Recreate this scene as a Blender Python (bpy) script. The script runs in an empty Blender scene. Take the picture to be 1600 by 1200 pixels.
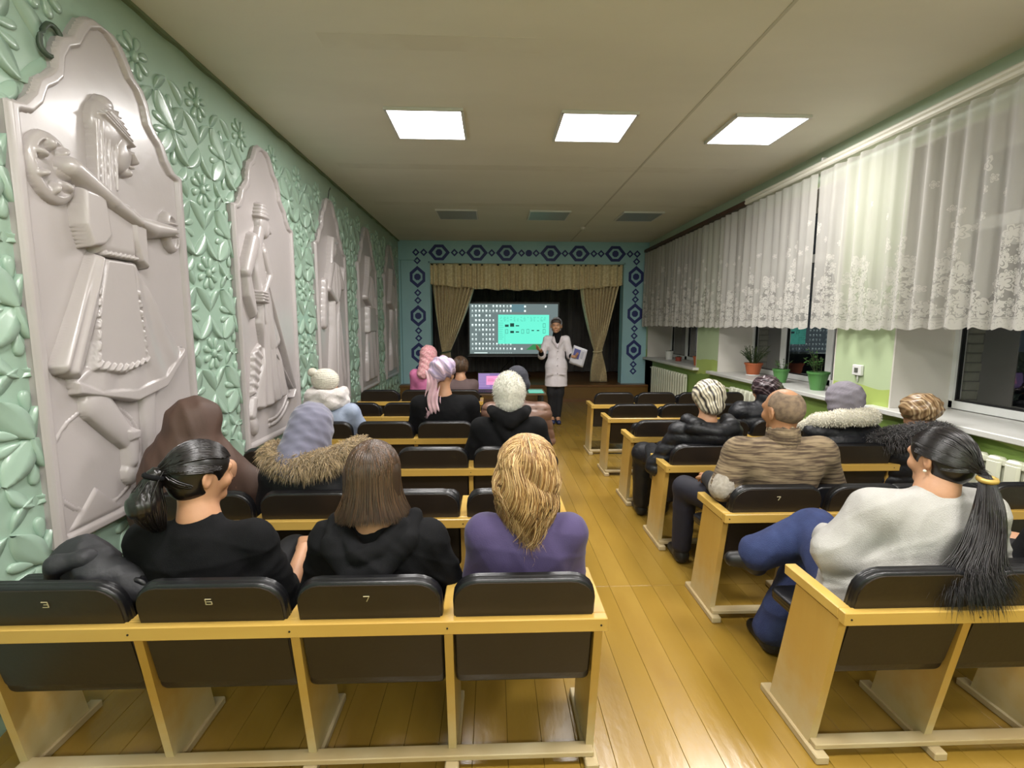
import bpy, bmesh, math, random
import numpy as np
from mathutils import Vector, Matrix, Quaternion
random.seed(7); np.random.seed(7)
S = bpy.context.scene
COL = S.collection
# ------------------------------------------------------------------ camera
F_PX = 764.14
PITCH, YAW, ROLL = math.radians(6.957), math.radians(2.197), math.radians(0.158)
cam_data = bpy.data.cameras.new('camera'); cam = bpy.data.objects.new('camera', cam_data); COL.objects.link(cam)
cam_data.sensor_width = 36; cam_data.lens = F_PX * 36 / 1600; cam_data.clip_start = 0.05; cam_data.clip_end = 200
cp, sp, cy_, sy_ = math.cos(PITCH), math.sin(PITCH), math.cos(YAW), math.sin(YAW)
fw = Vector((sy_ * cp, cy_ * cp, -sp)); rt = Vector((cy_, -sy_, 0)); up = rt.cross(fw)
r2 = rt * math.cos(ROLL) + up * math.sin(ROLL); u2 = -rt * math.sin(ROLL) + up * math.cos(ROLL)
M = Matrix((r2, u2, -fw)).transposed().to_4x4(); M.translation = Vector((0, 0, 1.55)); cam.matrix_world = M
S.camera = cam
# ------------------------------------------------------------------ world, exposure
W = bpy.data.worlds.new('night'); S.world = W; W.use_nodes = True
W.node_tree.nodes['Background'].inputs[0].default_value = (0.012, 0.016, 0.022, 1)
W.node_tree.nodes['Background'].inputs[1].default_value = 0.6
S.view_settings.view_transform = 'Standard'; S.view_settings.look = 'None'
S.view_settings.gamma = 1; S.view_settings.use_curve_mapping = False
S.view_settings.exposure = 0.42
LAMP_W = 33.0
LAMP_COL = (1.0, 0.965, 0.925)
CEIL = 3.183; XL = -1.87; XR = 3.13; YB = 9.95; YF = -3.2
# ------------------------------------------------------------------ materials
def hexc(h):
    h = h.lstrip('#'); c = [int(h[i:i + 2], 16) / 255 for i in (0, 2, 4)]
    return tuple(((v / 12.92) if v <= 0.04045 else ((v + 0.055) / 1.055) ** 2.4) for v in c) + (1,)
MATS = {}
def mat(name, col, rough=0.6, col2=None, scale=6.0, mix=1.0, bump=0.0, bscale=40.0, metal=0.0, spec=0.5, stretch=(1, 1, 1), sheen=0.0, coat=0.0, detail=4.0, attr=None, sss=0.0, bdist=0.01, lo=0.35, hi=0.65):
    if name in MATS: return MATS[name]
    m = bpy.data.materials.new(name); m.use_nodes = True; nt = m.node_tree; N = nt.nodes; L = nt.links
    b = N['Principled BSDF']
    c1 = hexc(col) if isinstance(col, str) else col
    b.inputs['Base Color'].default_value = c1; b.inputs['Roughness'].default_value = rough
    b.inputs['Metallic'].default_value = metal; b.inputs['Specular IOR Level'].default_value = spec
    if sheen: b.inputs['Sheen Weight'].default_value = sheen
    if coat: b.inputs['Coat Weight'].default_value = coat; b.inputs['Coat Roughness'].default_value = 0.15
    if sss:
        b.inputs['Subsurface Weight'].default_value = sss; b.inputs['Subsurface Radius'].default_value = (0.012, 0.005, 0.003)
    tc = N.new('ShaderNodeTexCoord'); mp = N.new('ShaderNodeMapping'); mp.inputs['Scale'].default_value = stretch
    L.new(tc.outputs['Object'], mp.inputs['Vector'])
    src = None
    if col2 is not None:
        nz = N.new('ShaderNodeTexNoise'); nz.inputs['Scale'].default_value = scale; nz.inputs['Detail'].default_value = detail
        L.new(mp.outputs[0], nz.inputs['Vector'])
        cr = N.new('ShaderNodeValToRGB'); cr.color_ramp.elements[0].position = lo; cr.color_ramp.elements[1].position = hi
        cr.color_ramp.elements[0].color = c1; cr.color_ramp.elements[1].color = hexc(col2) if isinstance(col2, str) else col2
        L.new(nz.outputs['Fac'], cr.inputs[0]); src = cr.outputs[0]
    if attr:
        at = N.new('ShaderNodeAttribute'); at.attribute_name = attr
        mx = N.new('ShaderNodeMix'); mx.data_type = 'RGBA'; mx.blend_type = 'MULTIPLY'; mx.inputs[0].default_value = 1
        if src is not None: L.new(src, mx.inputs[6])
        else: mx.inputs[6].default_value = c1
        L.new(at.outputs['Color'], mx.inputs[7]); src = mx.outputs[2]
    if src is not None: L.new(src, b.inputs['Base Color'])
    if bump:
        nb = N.new('ShaderNodeTexNoise'); nb.inputs['Scale'].default_value = bscale; nb.inputs['Detail'].default_value = 3
        L.new(mp.outputs[0], nb.inputs['Vector'])
        bp = N.new('ShaderNodeBump'); bp.inputs['Strength'].default_value = bump; bp.inputs['Distance'].default_value = bdist
        L.new(nb.outputs['Fac'], bp.inputs['Height']); L.new(bp.outputs[0], b.inputs['Normal'])
    MATS[name] = m; return m
def emis(name, col, strength):
    if name in MATS: return MATS[name]
    m = bpy.data.materials.new(name); m.use_nodes = True; nt = m.node_tree; b = nt.nodes['Principled BSDF']
    b.inputs['Base Color'].default_value = (0.02, 0.02, 0.02, 1); b.inputs['Roughness'].default_value = 0.8
    b.inputs['Emission Color'].default_value = hexc(col) if isinstance(col, str) else col; b.inputs['Emission Strength'].default_value = strength
    MATS[name] = m; return m
# ------------------------------------------------------------------ mesh helpers
def tag(o, label=None, cat=None, group=None, kind=None):
    if label: o['label'] = label
    if cat: o['category'] = cat
    if group: o['group'] = group
    if kind: o['kind'] = kind
    return o
def empty(name, loc=(0, 0, 0), rz=0, parent=None):
    o = bpy.data.objects.new(name, None); o.empty_display_size = 0.1; COL.objects.link(o)
    o.location = loc; o.rotation_euler = (0, 0, rz)
    if parent: o.parent = parent
    return o
def thing(name, loc, label, cat, group=None, rz=0):
    return tag(empty(name, loc, rz), label, cat, group)
def mesh_of(name, V, F, m=None, smooth=False):
    me = bpy.data.meshes.new(name)
    if isinstance(V, np.ndarray): V = V.astype(float).tolist()
    if isinstance(F, np.ndarray): F = F.tolist()
    me.from_pydata(V, [], F); me.update()
    if m is not None:
        for x in (m if isinstance(m, (list, tuple)) else [m]): me.materials.append(x)
    if smooth: me.polygons.foreach_set('use_smooth', [True] * len(me.polygons))
    return me
def link(name, me, parent=None, loc=(0, 0, 0), rot=(0, 0, 0)):
    o = bpy.data.objects.new(name, me); COL.objects.link(o); o.location = loc; o.rotation_euler = rot
    if parent is not None: o.parent = parent
    return o
class MB:
    """collects shapes into one mesh"""
    def __init__(s): s.V = []; s.F = []; s.MI = []; s.mi = 0; s.SM = []; s.sm = False
    def add(s, V, F):
        n = len(s.V); s.V += [tuple(v) for v in V]; s.F += [tuple(i + n for i in f) for f in F]
        s.MI += [s.mi] * len(F); s.SM += [s.sm] * len(F); return s
    def box(s, x0, x1, y0, y1, z0, z1, c=0.0, sh=(0, 0)):
        """box, c = chamfer of vertical-plane edges, sh = (dx,dy) shear of the top"""
        if c <= 0:
            V = [(x, y, z) for z in (z0, z1) for y in (y0, y1) for x in (x0, x1)]
            V = [(x + (sh[0] if z == z1 else 0), y + (sh[1] if z == z1 else 0), z) for x, y, z in V]
            return s.add(V, [(0, 2, 3, 1), (4, 5, 7, 6), (0, 1, 5, 4), (2, 6, 7, 3), (0, 4, 6, 2), (1, 3, 7, 5)])
        bm = bmesh.new(); bmesh.ops.create_cube(bm, size=1)
        for v in bm.verts:
            v.co = Vector(((x0 + x1) / 2 + v.co.x * (x1 - x0), (y0 + y1) / 2 + v.co.y * (y1 - y0), (z0 + z1) / 2 + v.co.z * (z1 - z0)))
            if v.co.z > (z0 + z1) / 2: v.co.x += sh[0]; v.co.y += sh[1]
        bmesh.ops.bevel(bm, geom=list(bm.edges), offset=c, segments=1, affect='EDGES')
        bm.verts.index_update(); s.add([v.co.copy() for v in bm.verts], [[v.index for v in f.verts] for f in bm.faces]); bm.free(); return s
    def cyl(s, p, q, r, r_=None, n=12, caps=True):
        p = Vector(p); q = Vector(q); r_ = r if r_ is None else r_; d = (q - p).normalized()
        a = d.orthogonal().normalized(); b = d.cross(a)
        V = []; F = []
        for c, rr in ((p, r), (q, r_)):
            for i in range(n):
                t = 2 * math.pi * i / n; V.append(c + (a * math.cos(t) + b * math.sin(t)) * rr)
        for i in range(n): F.append((i, (i + 1) % n, n + (i + 1) % n, n + i))
        if caps: F.append(tuple(range(n - 1, -1, -1))); F.append(tuple(range(n, 2 * n)))
        return s.add(V, F)
    def lathe(s, prof, c=(0, 0, 0), n=20, sx=1, sy=1):
        V = []; F = []; m = len(prof)
        for i in range(n):
            t = 2 * math.pi * i / n
            for r, z in prof: V.append((c[0] + r * math.cos(t) * sx, c[1] + r * math.sin(t) * sy, c[2] + z))
        for i in range(n):
            j = (i + 1) % n
            for k in range(m - 1): F.append((i * m + k, j * m + k, j * m + k + 1, i * m + k + 1))
        return s.add(V, F)
    def prism(s, pts, d0, d1, axis='y'):
        """polygon pts extruded along axis from d0 to d1"""
        n = len(pts)
        def P(u, v, d): return {'y': (u, d, v), 'x': (d, u, v), 'z': (u, v, d)}[axis]
        V = [P(u, v, d0) for u, v in pts] + [P(u, v, d1) for u, v in pts]
        F = [tuple(range(n)), tuple(range(2 * n - 1, n - 1, -1))] + [(i, n + i, n + (i + 1) % n, (i + 1) % n) for i in range(n)]
        return s.add(V, F)
    def tube(s, pts, r, n=6, rs=None):
        pts = [Vector(p) for p in pts]; m = len(pts); V = []; F = []
        for k, p in enumerate(pts):
            d = (pts[min(k + 1, m - 1)] - pts[max(k - 1, 0)]).normalized()
            a = d.cross(Vector((0.13, 0.31, 0.94))).normalized(); b = d.cross(a); rr = r if rs is None else rs[k]
            for i in range(n):
                t = 2 * math.pi * i / n; V.append(p + (a * math.cos(t) + b * math.sin(t)) * rr)
        for k in range(m - 1):
            for i in range(n): F.append((k * n + i, k * n + (i + 1) % n, (k + 1) * n + (i + 1) % n, (k + 1) * n + i))
        F.append(tuple(range(n - 1, -1, -1))); F.append(tuple(range((m - 1) * n, m * n)))
        return s.add(V, F)
    def mesh(s, name, m):
        me = bpy.data.meshes.new(name); me.from_pydata(s.V, [], s.F)
        for x in (m if isinstance(m, (list, tuple)) else [m]): me.materials.append(x)
        me.polygons.foreach_set('material_index', s.MI); me.polygons.foreach_set('use_smooth', s.SM)
        bm = bmesh.new(); bm.from_mesh(me); bmesh.ops.recalc_face_normals(bm, faces=bm.faces); bm.to_mesh(me); bm.free()
        me.update(); return me
    def build(s, name, m, parent=None, loc=(0, 0, 0), rot=(0, 0, 0)):
        return link(name, s.mesh(name, m), parent, loc, rot)
def grid(name, fn, nu, nv, m, parent=None, thick=0.0, loc=(0, 0, 0), uv=None):
    V = [fn(u / (nu - 1), v / (nv - 1)) for v in range(nv) for u in range(nu)]
    F = [(v * nu + u, v * nu + u + 1, (v + 1) * nu + u + 1, (v + 1) * nu + u) for v in range(nv - 1) for u in range(nu - 1)]
    me = mesh_of(name, V, F, m, True)
    if uv:
        l = me.uv_layers.new(name='cloth'); co = [uv((i % nu) / (nu - 1), (i // nu) / (nv - 1)) for i in range(nu * nv)]
        for lp in me.loops: l.data[lp.index].uv = co[lp.vertex_index]
    o = link(name, me, parent, loc)
    if thick:
        md = o.modifiers.new('thickness', 'SOLIDIFY'); md.thickness = thick; md.offset = 0
    return o
def struct(o): o['kind'] = 'structure'; return o
# ------------------------------------------------------------------ palette
mGREEN = mat('mint_gloss_paint', '#92ab9a', 0.28, '#9bb4a3', 1.3, bump=0.12, bscale=18, spec=0.55, coat=0.25)
mCREAM = mat('cream_gloss_paint', '#a8a1a0', 0.32, '#b0a9a8', 1.1, bump=0.15, bscale=14, spec=0.5, coat=0.3)
mCEIL = mat('ceiling_paint', '#dddbd0', 0.75, '#e3e1d6', 0.7, bump=0.05, bscale=60, stretch=(1, 3, 1))
mBLUE = mat('blue_wall_paint', '#97c0c9', 0.5, '#a0c8cf', 1.5, bump=0.06, bscale=40)
mNAVY = mat('navy_paint', '#26306e', 0.5)
mWOOD = mat('varnished_plywood', '#bd9a50', 0.33, '#ab853b', 3.0, bump=0.06, bscale=30, stretch=(1, 1, 0.15), coat=0.25)
def worn(m, z0, z1, col):
    """varnish rubbed off in patches low on the boards"""
    nt = m.node_tree; N = nt.nodes; L = nt.links; b = N['Principled BSDF']; src = b.inputs['Base Color'].links[0].from_socket
    tc = N.new('ShaderNodeTexCoord'); s = N.new('ShaderNodeSeparateXYZ'); L.new(tc.outputs['Object'], s.inputs[0]); mr = N.new('ShaderNodeMapRange'); mr.inputs[1].default_value = z1; mr.inputs[2].default_value = z0; L.new(s.outputs['Z'], mr.inputs[0])
    nz = N.new('ShaderNodeTexNoise'); nz.inputs['Scale'].default_value = 14; nz.inputs['Detail'].default_value = 6; L.new(tc.outputs['Object'], nz.inputs[0])
    a = N.new('ShaderNodeMath'); a.operation = 'MULTIPLY_ADD'; a.inputs[1].default_value = 1.6; a.inputs[2].default_value = -.75; L.new(nz.outputs['Fac'], a.inputs[0])
    c = N.new('ShaderNodeMath'); c.operation = 'ADD'; c.use_clamp = True; L.new(a.outputs[0], c.inputs[0]); L.new(mr.outputs[0], c.inputs[1]); d = N.new('ShaderNodeMath'); d.operation = 'MULTIPLY'; d.use_clamp = True; L.new(c.outputs[0], d.inputs[0]); L.new(mr.outputs[0], d.inputs[1])
    x = N.new('ShaderNodeMix'); x.data_type = 'RGBA'; L.new(d.outputs[0], x.inputs[0]); L.new(src, x.inputs[6]); x.inputs[7].default_value = hexc(col); L.new(x.outputs[2], b.inputs['Base Color'])
worn(mWOOD, .05, .42, '#bfae84')
mRAIL = mat('varnished_rail_wood', '#c4a355', 0.34, '#b48f42', 4.0, bump=0.05, bscale=30, stretch=(0.12, 1, 1), coat=0.2)
mRAW = mat('worn_bare_wood', '#b8a884', 0.6, '#ab9468', 8.0, bump=0.1, bscale=50, stretch=(0.3, 0.3, 1))
mVINYL = mat('black_vinyl', '#111113', 0.33, '#17171a', 12, bump=0.15, bscale=25, spec=0.5)
mPANEL = mat('brown_vinyl_back', '#221b15', 0.42, '#272019', 5, bump=0.04, bscale=60, spec=0.45)
mWHITE = mat('white_plastic', '#d9d9d6', 0.35)
mPVC = mat('window_pvc', '#d4d6d4', 0.35)
mREVEAL = mat('white_reveal_paint', '#cdc9c1', 0.55, '#c5c1b8', 1.2, bump=0.03)
mBLACK = mat('black_plastic', '#101012', 0.4)
mRADI = mat('radiator_enamel', '#d8dac6', 0.3, '#cfd1bc', 5)
# ------------------------------------------------------------------ floor of painted planks
m_floor = mat('ochre_floor_paint', '#967832', 0.24, '#8c6e29', 1.6, bump=0.35, bscale=26, stretch=(1.4, 0.45, 1), coat=0.3, bdist=0.004)
m_floor2 = mat('ochre_floor_paint_worn', '#9c7e37', 0.27, '#8a6b28', 2.2, bump=0.35, bscale=30, stretch=(1.2, 0.4, 1), coat=0.25, bdist=0.004)
m_dark = mat('dark_gap', '#2a2010', 0.9)
fl = MB().box(XL - .1, XR + .7, YF, 12.9, -0.08, -0.022).build('floor', m_dark); struct(fl)
PW = 0.128; nx = int((XR - XL) / PW) + 1
plank_cache = {}
for j, (ya, yb) in enumerate(((YF, 0.35), (0.35, 2.728), (2.728, 6.0), (6.0, 9.72))):
    for i in range(nx):
        x0 = XL + i * PW; x1 = min(x0 + PW, XR + 0.03)
        k = (j, i % 2, i == nx - 1)
        if k not in plank_cache:
            w = x1 - x0
            plank_cache[k] = MB().box(0.0006, w - 0.0006, 0, yb - ya - 0.003, -0.022, 0, c=0.0011).mesh('floor_plank', m_floor if i % 2 else m_floor2)
        link('floor_plank', plank_cache[k], fl, (x0, ya, random.uniform(-0.0008, 0.0)))
# ------------------------------------------------------------------ ceiling
ce = MB().box(XL - .15, XR + .1, YF, YB + .02, CEIL, CEIL + .1).build('ceiling', mCEIL); struct(ce)
# joint between slabs along the room, with its filler strip
MB().box(1.525, 1.545, YF, 9.9, CEIL - 0.004, CEIL + .001).build('joint_strip', mat('ceiling_joint', '#c4c1b4', .8), ce)
for (yy, x0, x1) in ((3.02, -1.0, 0.3), (5.3, -1.6, 2.6), (6.9, -1.6, 3.0)):
    MB().box(x0, x1, yy, yy + .16, CEIL - 0.0012, CEIL + .001).build('filler_patch', mat('ceiling_patch', '#d8d5c9', .85, '#dfddd2', 3), ce)
# ------------------------------------------------------------------ lamps
m_lamp_on = emis('lamp_diffuser_lit', (1.0, 0.97, 1.0, 1), 9.0)
m_lamp_off = mat('lamp_diffuser_unlit', '#8b959c', 0.35, '#939da3', 30)
m_lamp_teal = mat('lamp_diffuser_unlit', '#8b959c', 0.35)
def lamp(x, y, on, label, group):
    t = thing('ceiling_lamp', (x, y, CEIL), label, 'ceiling lamp', group)
    h = 0.587 / 2
    b = MB(); b.box(-h - .006, h + .006, -h - .006, h + .006, -0.020, -0.0005)
    for a in ((-h - .008, h + .008, -h - .008, -h + .012), (-h - .008, h + .008, h - .012, h + .008), (-h - .008, -h + .012, -h, h), (h - .012, h + .008, -h, h)):
        b.box(a[0], a[1], a[2], a[3], -0.024, -0.004, c=0.001)
    b.build('lamp_frame', mWHITE, t)
    MB().box(-h + .013, h - .013, -h + .013, h - .013, -0.0215, -0.018).build('diffuser', m_lamp_on if on else m_lamp_off, t)
    if on:
        ld = bpy.data.lights.new('lamp_light', 'AREA'); ld.shape = 'SQUARE'; ld.size = 0.56; ld.energy = LAMP_W; ld.color = LAMP_COL
        lo = bpy.data.objects.new('lamp_light', ld); COL.objects.link(lo); lo.parent = t; lo.location = (0, 0, -0.03)
lx = (-0.528, 0.831, 2.197)
for i, x in enumerate(lx): lamp(x, 4.255, True, ['lit square ceiling lamp nearest the relief wall', 'lit square ceiling lamp in the middle of its row of three', 'lit square ceiling lamp nearest the curtained windows'][i], 'lit lamps')
for i, x in enumerate(lx): lamp(x, 7.57, False, ['switched-off grey ceiling lamp nearest the relief wall', 'switched-off teal-grey ceiling lamp in front of the middle of the stage', 'switched-off grey ceiling lamp nearest the curtained windows'][i], 'unlit lamps')
for i, x in enumerate(lx): lamp(x, 0.945, True, ['lit square ceiling lamp behind the camera, nearest the relief wall', 'lit square ceiling lamp behind the camera, in the middle', 'lit square ceiling lamp behind the camera, nearest the windows'][i], 'lit lamps behind')
for i, x in enumerate(lx): lamp(x, -2.37, True, ['lit ceiling lamp at the back of the hall, nearest the relief wall', 'lit ceiling lamp at the back of the hall, in the middle', 'lit ceiling lamp at the back of the hall, nearest the windows'][i], 'lit lamps at the rear')
t = thing('smoke_detector', (1.517, 8.46, CEIL), 'small round white smoke detector on the ceiling before the stage', 'smoke detector')
MB().lathe([(0, -0.0), (0.05, -0.0), (0.05, -0.015), (0.035, -0.03), (0.03, -0.042), (0, -0.044)], n=18).build('housing', mWHITE, t)
MB().cyl((0.02, -.02, -.034), (0.02, -.02, -.04), 0.004, n=6).build('indicator', mat('red_led', '#a02018', .4), t)
# ------------------------------------------------------------------ walls: left, rear
wl = MB().box(XL - .15, XL, YF, YB + .3, 0, CEIL + .05).build('wall_left', mGREEN); struct(wl)
wr = MB().box(XL - .15, XR + .6, YF - .1, YF, 0, CEIL + .05).build('wall_rear', mat('rear_paint', '#a9bda0', .6)); struct(wr)
# relief leaves -----------------------------------------------------
def dome(outline, h, crease=0.0):
    """pillowed piece standing off the wall: outline in (y,z) around (0,0)"""
    V = []; F = []; n = len(outline); lv = ((1.0, 0.0), (0.985, 0.45), (0.86, 0.78), (0.5, 0.96))
    cy = sum(p[0] for p in outline) / n; cz = sum(p[1] for p in outline) / n
    for s_, hh in lv:
        for (y, z) in outline: V.append((h * hh, cy + (y - cy) * s_, cz + (z - cz) * s_))
    V.append((h, cy, cz))
    for k in range(len(lv) - 1):
        for i in range(n): F.append((k * n + i, k * n + (i + 1) % n, (k + 1) * n + (i + 1) % n, (k + 1) * n + i))
    for i in range(n): F.append(((len(lv) - 1) * n + i, (len(lv) - 1) * n + (i + 1) % n, len(V) - 1))
    return V, F
def scoop(L, Wd, hi, lo, ang, off=0.0):
    """pointed leaf whose face slopes from a proud edge to a sunk edge, as in the plaster"""
    V = []; F = []; nu = 9; nv = 4; ca, sa = math.cos(ang), math.sin(ang)
    for i in range(nu):
        u = i / (nu - 1); w = Wd * math.sin(math.pi * (u * .97 + .015)) ** 0.8
        for j in range(nv):
            v = j / (nv - 1) * 2 - 1; x = off + u * L; y = v * w
            hh = lo + (hi - lo) * (0.5 + 0.5 * v) ** 1.3 * math.sin(math.pi * (u * .86 + .07)) ** .6
            V.append((hh, x * ca - y * sa, x * sa + y * ca))
    for i in range(nu - 1):
        for j in range(nv - 1): F.append((i * nv + j, i * nv + j + 1, (i + 1) * nv + j + 1, (i + 1) * nv + j))
    # skirts to the wall
    n0 = len(V)
    for i in range(nu):
        for j in (0, nv - 1): a = V[i * nv + j]; V.append((-0.002, a[1], a[2]))
    for i in range(nu - 1):
        F.append((i * nv, (i + 1) * nv, n0 + (i + 1) * 2, n0 + i * 2)); F.append((i * nv + nv - 1, n0 + i * 2 + 1, n0 + (i + 1) * 2 + 1, (i + 1) * nv + nv - 1))
    return V, F
def arc_band(r0, r1, a0, a1, h, ey=1.0, n=10):
    V = []; F = []
    for i in range(n + 1):
        a = a0 + (a1 - a0) * i / n; w = math.sin(math.pi * i / n) ** .6 if True else 1; ro = r0 + (r1 - r0) * w
        for r, hh in ((r0, -0.001), (r0, h * .15), (ro, h), (ro, -0.001)):
            V.append((hh, r * math.cos(a) * ey, r * math.sin(a)))
    for i in range(n):
        for k in range(3): F.append((i * 4 + k, i * 4 + k + 1, (i + 1) * 4 + k + 1, (i + 1) * 4 + k))
    return V, F
def bez(a, c, b, n=9): return [((1 - t) ** 2 * a[0] + 2 * t * (1 - t) * c[0] + t * t * b[0], (1 - t) ** 2 * a[1] + 2 * t * (1 - t) * c[1] + t * t * b[1]) for t in [i / (n - 1) for i in range(n)]]
def crescent(a, co, ci, b, h, sy, sz):
    O = bez(a, co, b); I = bez(a, ci, b); V = []; F = []; n = len(O)
    for i in range(n):
        w = math.sin(math.pi * i / (n - 1)) ** .4 if 0 < i < n - 1 else 0; o = O[i]; q = I[i]; m = ((o[0] * 2 + q[0]) / 3, (o[1] * 2 + q[1]) / 3)
        for (p, hh) in ((q, -.001), (q, .003 * w), (m, h * .75 * w), (o, h * w), (o, -.001)): V.append((hh, p[0] * sy, p[1] * sz))
    for i in range(n - 1):
        for k in range(4): F.append((i * 5 + k, i * 5 + k + 1, (i + 1) * 5 + k + 1, (i + 1) * 5 + k))
    return V, F
QD = ((1, 1), (-1, 1), (-1, -1), (1, -1))
def arcs(): return [crescent((.125, .165), (.27, .17), (.17, .08), (.272, .004), .020, a, b) for a, b in QD] + [crescent((.115, .172), (.125, .275), (.06, .19), (.004, .282), .020, a, b) for a, b in QD]
def smooth_mesh(name, VF, m):
    b = MB(); b.sm = True
    for V, F in VF: b.add(V, F)
    return b.mesh(name, m)
def petal_outline(L0, L1, w, ang, n=14):
    out = []
    for i in range(n):
        a = 2 * math.pi * i / n; u = (1 - math.cos(a)) / 2; y = math.sin(a) * w * (0.35 + 0.75 * u); x = L0 + (L1 - L0) * u
        out.append((x * math.cos(ang) - y * math.sin(ang), x * math.sin(ang) + y * math.cos(ang)))
    return out
R_ = math.radians
leafm = [smooth_mesh('leaf', [scoop(.205, .052, .028 if s > 0 else .006, .006 if s > 0 else .028, R_(a))], mGREEN) for a, s in ((53, 1), (127, -1), (233, 1), (307, -1))]
curlm = [smooth_mesh('curl', [dome(petal_outline(.04, .155, .026, R_(a)), .014)], mGREEN) for a in (16, -16, 164, 196)]
rosm = smooth_mesh('rosette_relief', arcs() +
                   [dome(petal_outline(.10, .195, .030, R_(a)), .016) for a in (90, 270)], mGREEN)
flom = smooth_mesh('flower_relief', [dome(petal_outline(.030, .112, .0275, R_(22.5 + 45 * k)), .017) for k in range(8)] + [dome([(0.022 * math.cos(a), 0.03 * math.sin(a)) for a in [2 * math.pi * i / 12 for i in range(12)]], .026)], mGREEN)
fullm = smooth_mesh('rosette_relief', [scoop(.205, .052, .028 if s > 0 else .006, .006 if s > 0 else .028, R_(a)) for a, s in ((53, 1), (127, -1), (233, 1), (307, -1))] +
                    [dome(petal_outline(.04, .155, .026, R_(a)), .014) for a in (16, -16, 164, 196)] +
                    arcs() + [dome(petal_outline(.10, .195, .030, R_(a)), .016) for a in (90, 270)], mGREEN)
PYC = [2.545 + 1.605 * k for k in range(-2, 5)]; PZ0 = 0.60
PO = [(.515, 2.39), (.455, 2.405), (.405, 2.46), (.375, 2.53), (.325, 2.57), (.29, 2.61), (.272, 2.70), (.24, 2.755), (.185, 2.79), (.15, 2.85), (.115, 2.90), (.06, 2.93)]
def in_panel(y, z, m=0.0):
    for c in PYC:
        t = abs(y - c)
        if t < .515 + m and PZ0 - m < z < 2.40 + m: return True
        if t < 0.5:
            zz = np.interp(t, [p[0] for p in reversed(PO)], [p[1] for p in reversed(PO)])
            if 2.3 < z < zz + m: return True
    return False
nleaf = 0
yb = 3.335 - .2675; PY = .535; PZ = .5245
ic = 0
for i in range(-11, 14):
    for j in range(-1, 6):
        y = yb + i * PY; z = 1.615 + (j - 2) * PZ - 0.0
        if YF + .1 < y < YB - .1 and 0.0 < z < CEIL - .02 and not in_panel(y, z, -0.10):
            if 1.3 < y < 6.0:
                r = link('rosette_relief', rosm, wl, (XL, y, z))
                for q in leafm: link('leaf', q, r)
                for q in curlm: link('curl', q, r)
            else: link('rosette_relief', fullm, wl, (XL, y, z))
        y += PY / 2; z += PZ / 2
        if YF + .1 < y < YB - .1 and 0.05 < z < CEIL - .1 and not in_panel(y, z, 0.05): link('flower_relief', flom, wl, (XL, y, z))
# wavy plaster edge along the ceiling
pts = []
for i in range(160):
    y = YF + (YB - YF) * i / 159; pts.append((y, CEIL - .012 - 0.010 * abs(math.sin(y * 5.9)) - 0.004 * math.sin(y * 17)))
V = []; F = []
for y, z in pts: V += [(XL + .028, y, z), (XL + .028, y, CEIL), (XL - .01, y, z)]
for i in range(159):
    a = i * 3; F += [(a, a + 3, a + 4, a + 1), (a + 2, a + 5, a + 3, a)]
link('trim_ceiling', mesh_of('trim_ceiling', V, F, mat('olive_plaster_edge', '#6f7d62', .7)), wl)  # edge strip coloured a duller, darker green than the wall
# ------------------------------------------------------------------ relief panels: heights as functions of wall y,z
def sstep(a, b, x):
    t = np.clip((x - a) / (b - a), 0, 1); return t * t * (3 - 2 * t)
def H_cap(Y, Z, a, b, ra, rb, h, flat=0.6):
    ax, az = a; bx, bz = b; dx, dz = bx - ax, bz - az; L2 = dx * dx + dz * dz + 1e-9
    t = np.clip(((Y - ax) * dx + (Z - az) * dz) / L2, 0, 1); d = np.hypot(Y - ax - t * dx, Z - az - t * dz); r = ra + (rb - ra) * t
    return h * np.sqrt(np.clip(1 - (d / r) ** 2, 0, 1)) ** flat
def H_ell(Y, Z, c, r, h, rot=0.0, flat=0.7):
    y = Y - c[0]; z = Z - c[1]; cr, sr = math.cos(rot), math.sin(rot); u = (y * cr + z * sr) / r[0]; v = (-y * sr + z * cr) / r[1]
    return h * np.sqrt(np.clip(1 - u * u - v * v, 0, 1)) ** flat
def sd_poly(Y, Z, P):
    d = np.full(Y.shape, 1e9, np.float32); s = np.ones(Y.shape, bool); n = len(P)
    for i in range(n):
        ax, az = P[i]; bx, bz = P[i - 1]; ex, ez = bx - ax, bz - az; wx, wz = Y - ax, Z - az
        t = np.clip((wx * ex + wz * ez) / (ex * ex + ez * ez + 1e-12), 0, 1)
        d = np.minimum(d, (wx - ex * t) ** 2 + (wz - ez * t) ** 2)
        c1 = Z >= az; c2 = Z < bz; c3 = ex * wz > ez * wx
        fl = (c1 & c2 & c3) | (~c1 & ~c2 & ~c3); s ^= fl
    return np.sqrt(d) * np.where(s, 1, -1)
def H_poly(Y, Z, P, h, bev=0.02):
    sd = sd_poly(Y, Z, P); return h * np.sqrt(np.clip(1 - np.clip(1 + sd / bev, 0, 1) ** 2, 0, 1)) * (sd < 0)
def panel_outline(c, grow=0.0, z0=PZ0):
    P = [(c - .515 - grow, z0 - grow), (c + .515 + grow, z0 - grow)]
    P += [(c + t + grow, z + grow * .6) for t, z in PO]; P += [(c - t - grow, z + grow * .6) for t, z in reversed(PO)]
    return P
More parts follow.
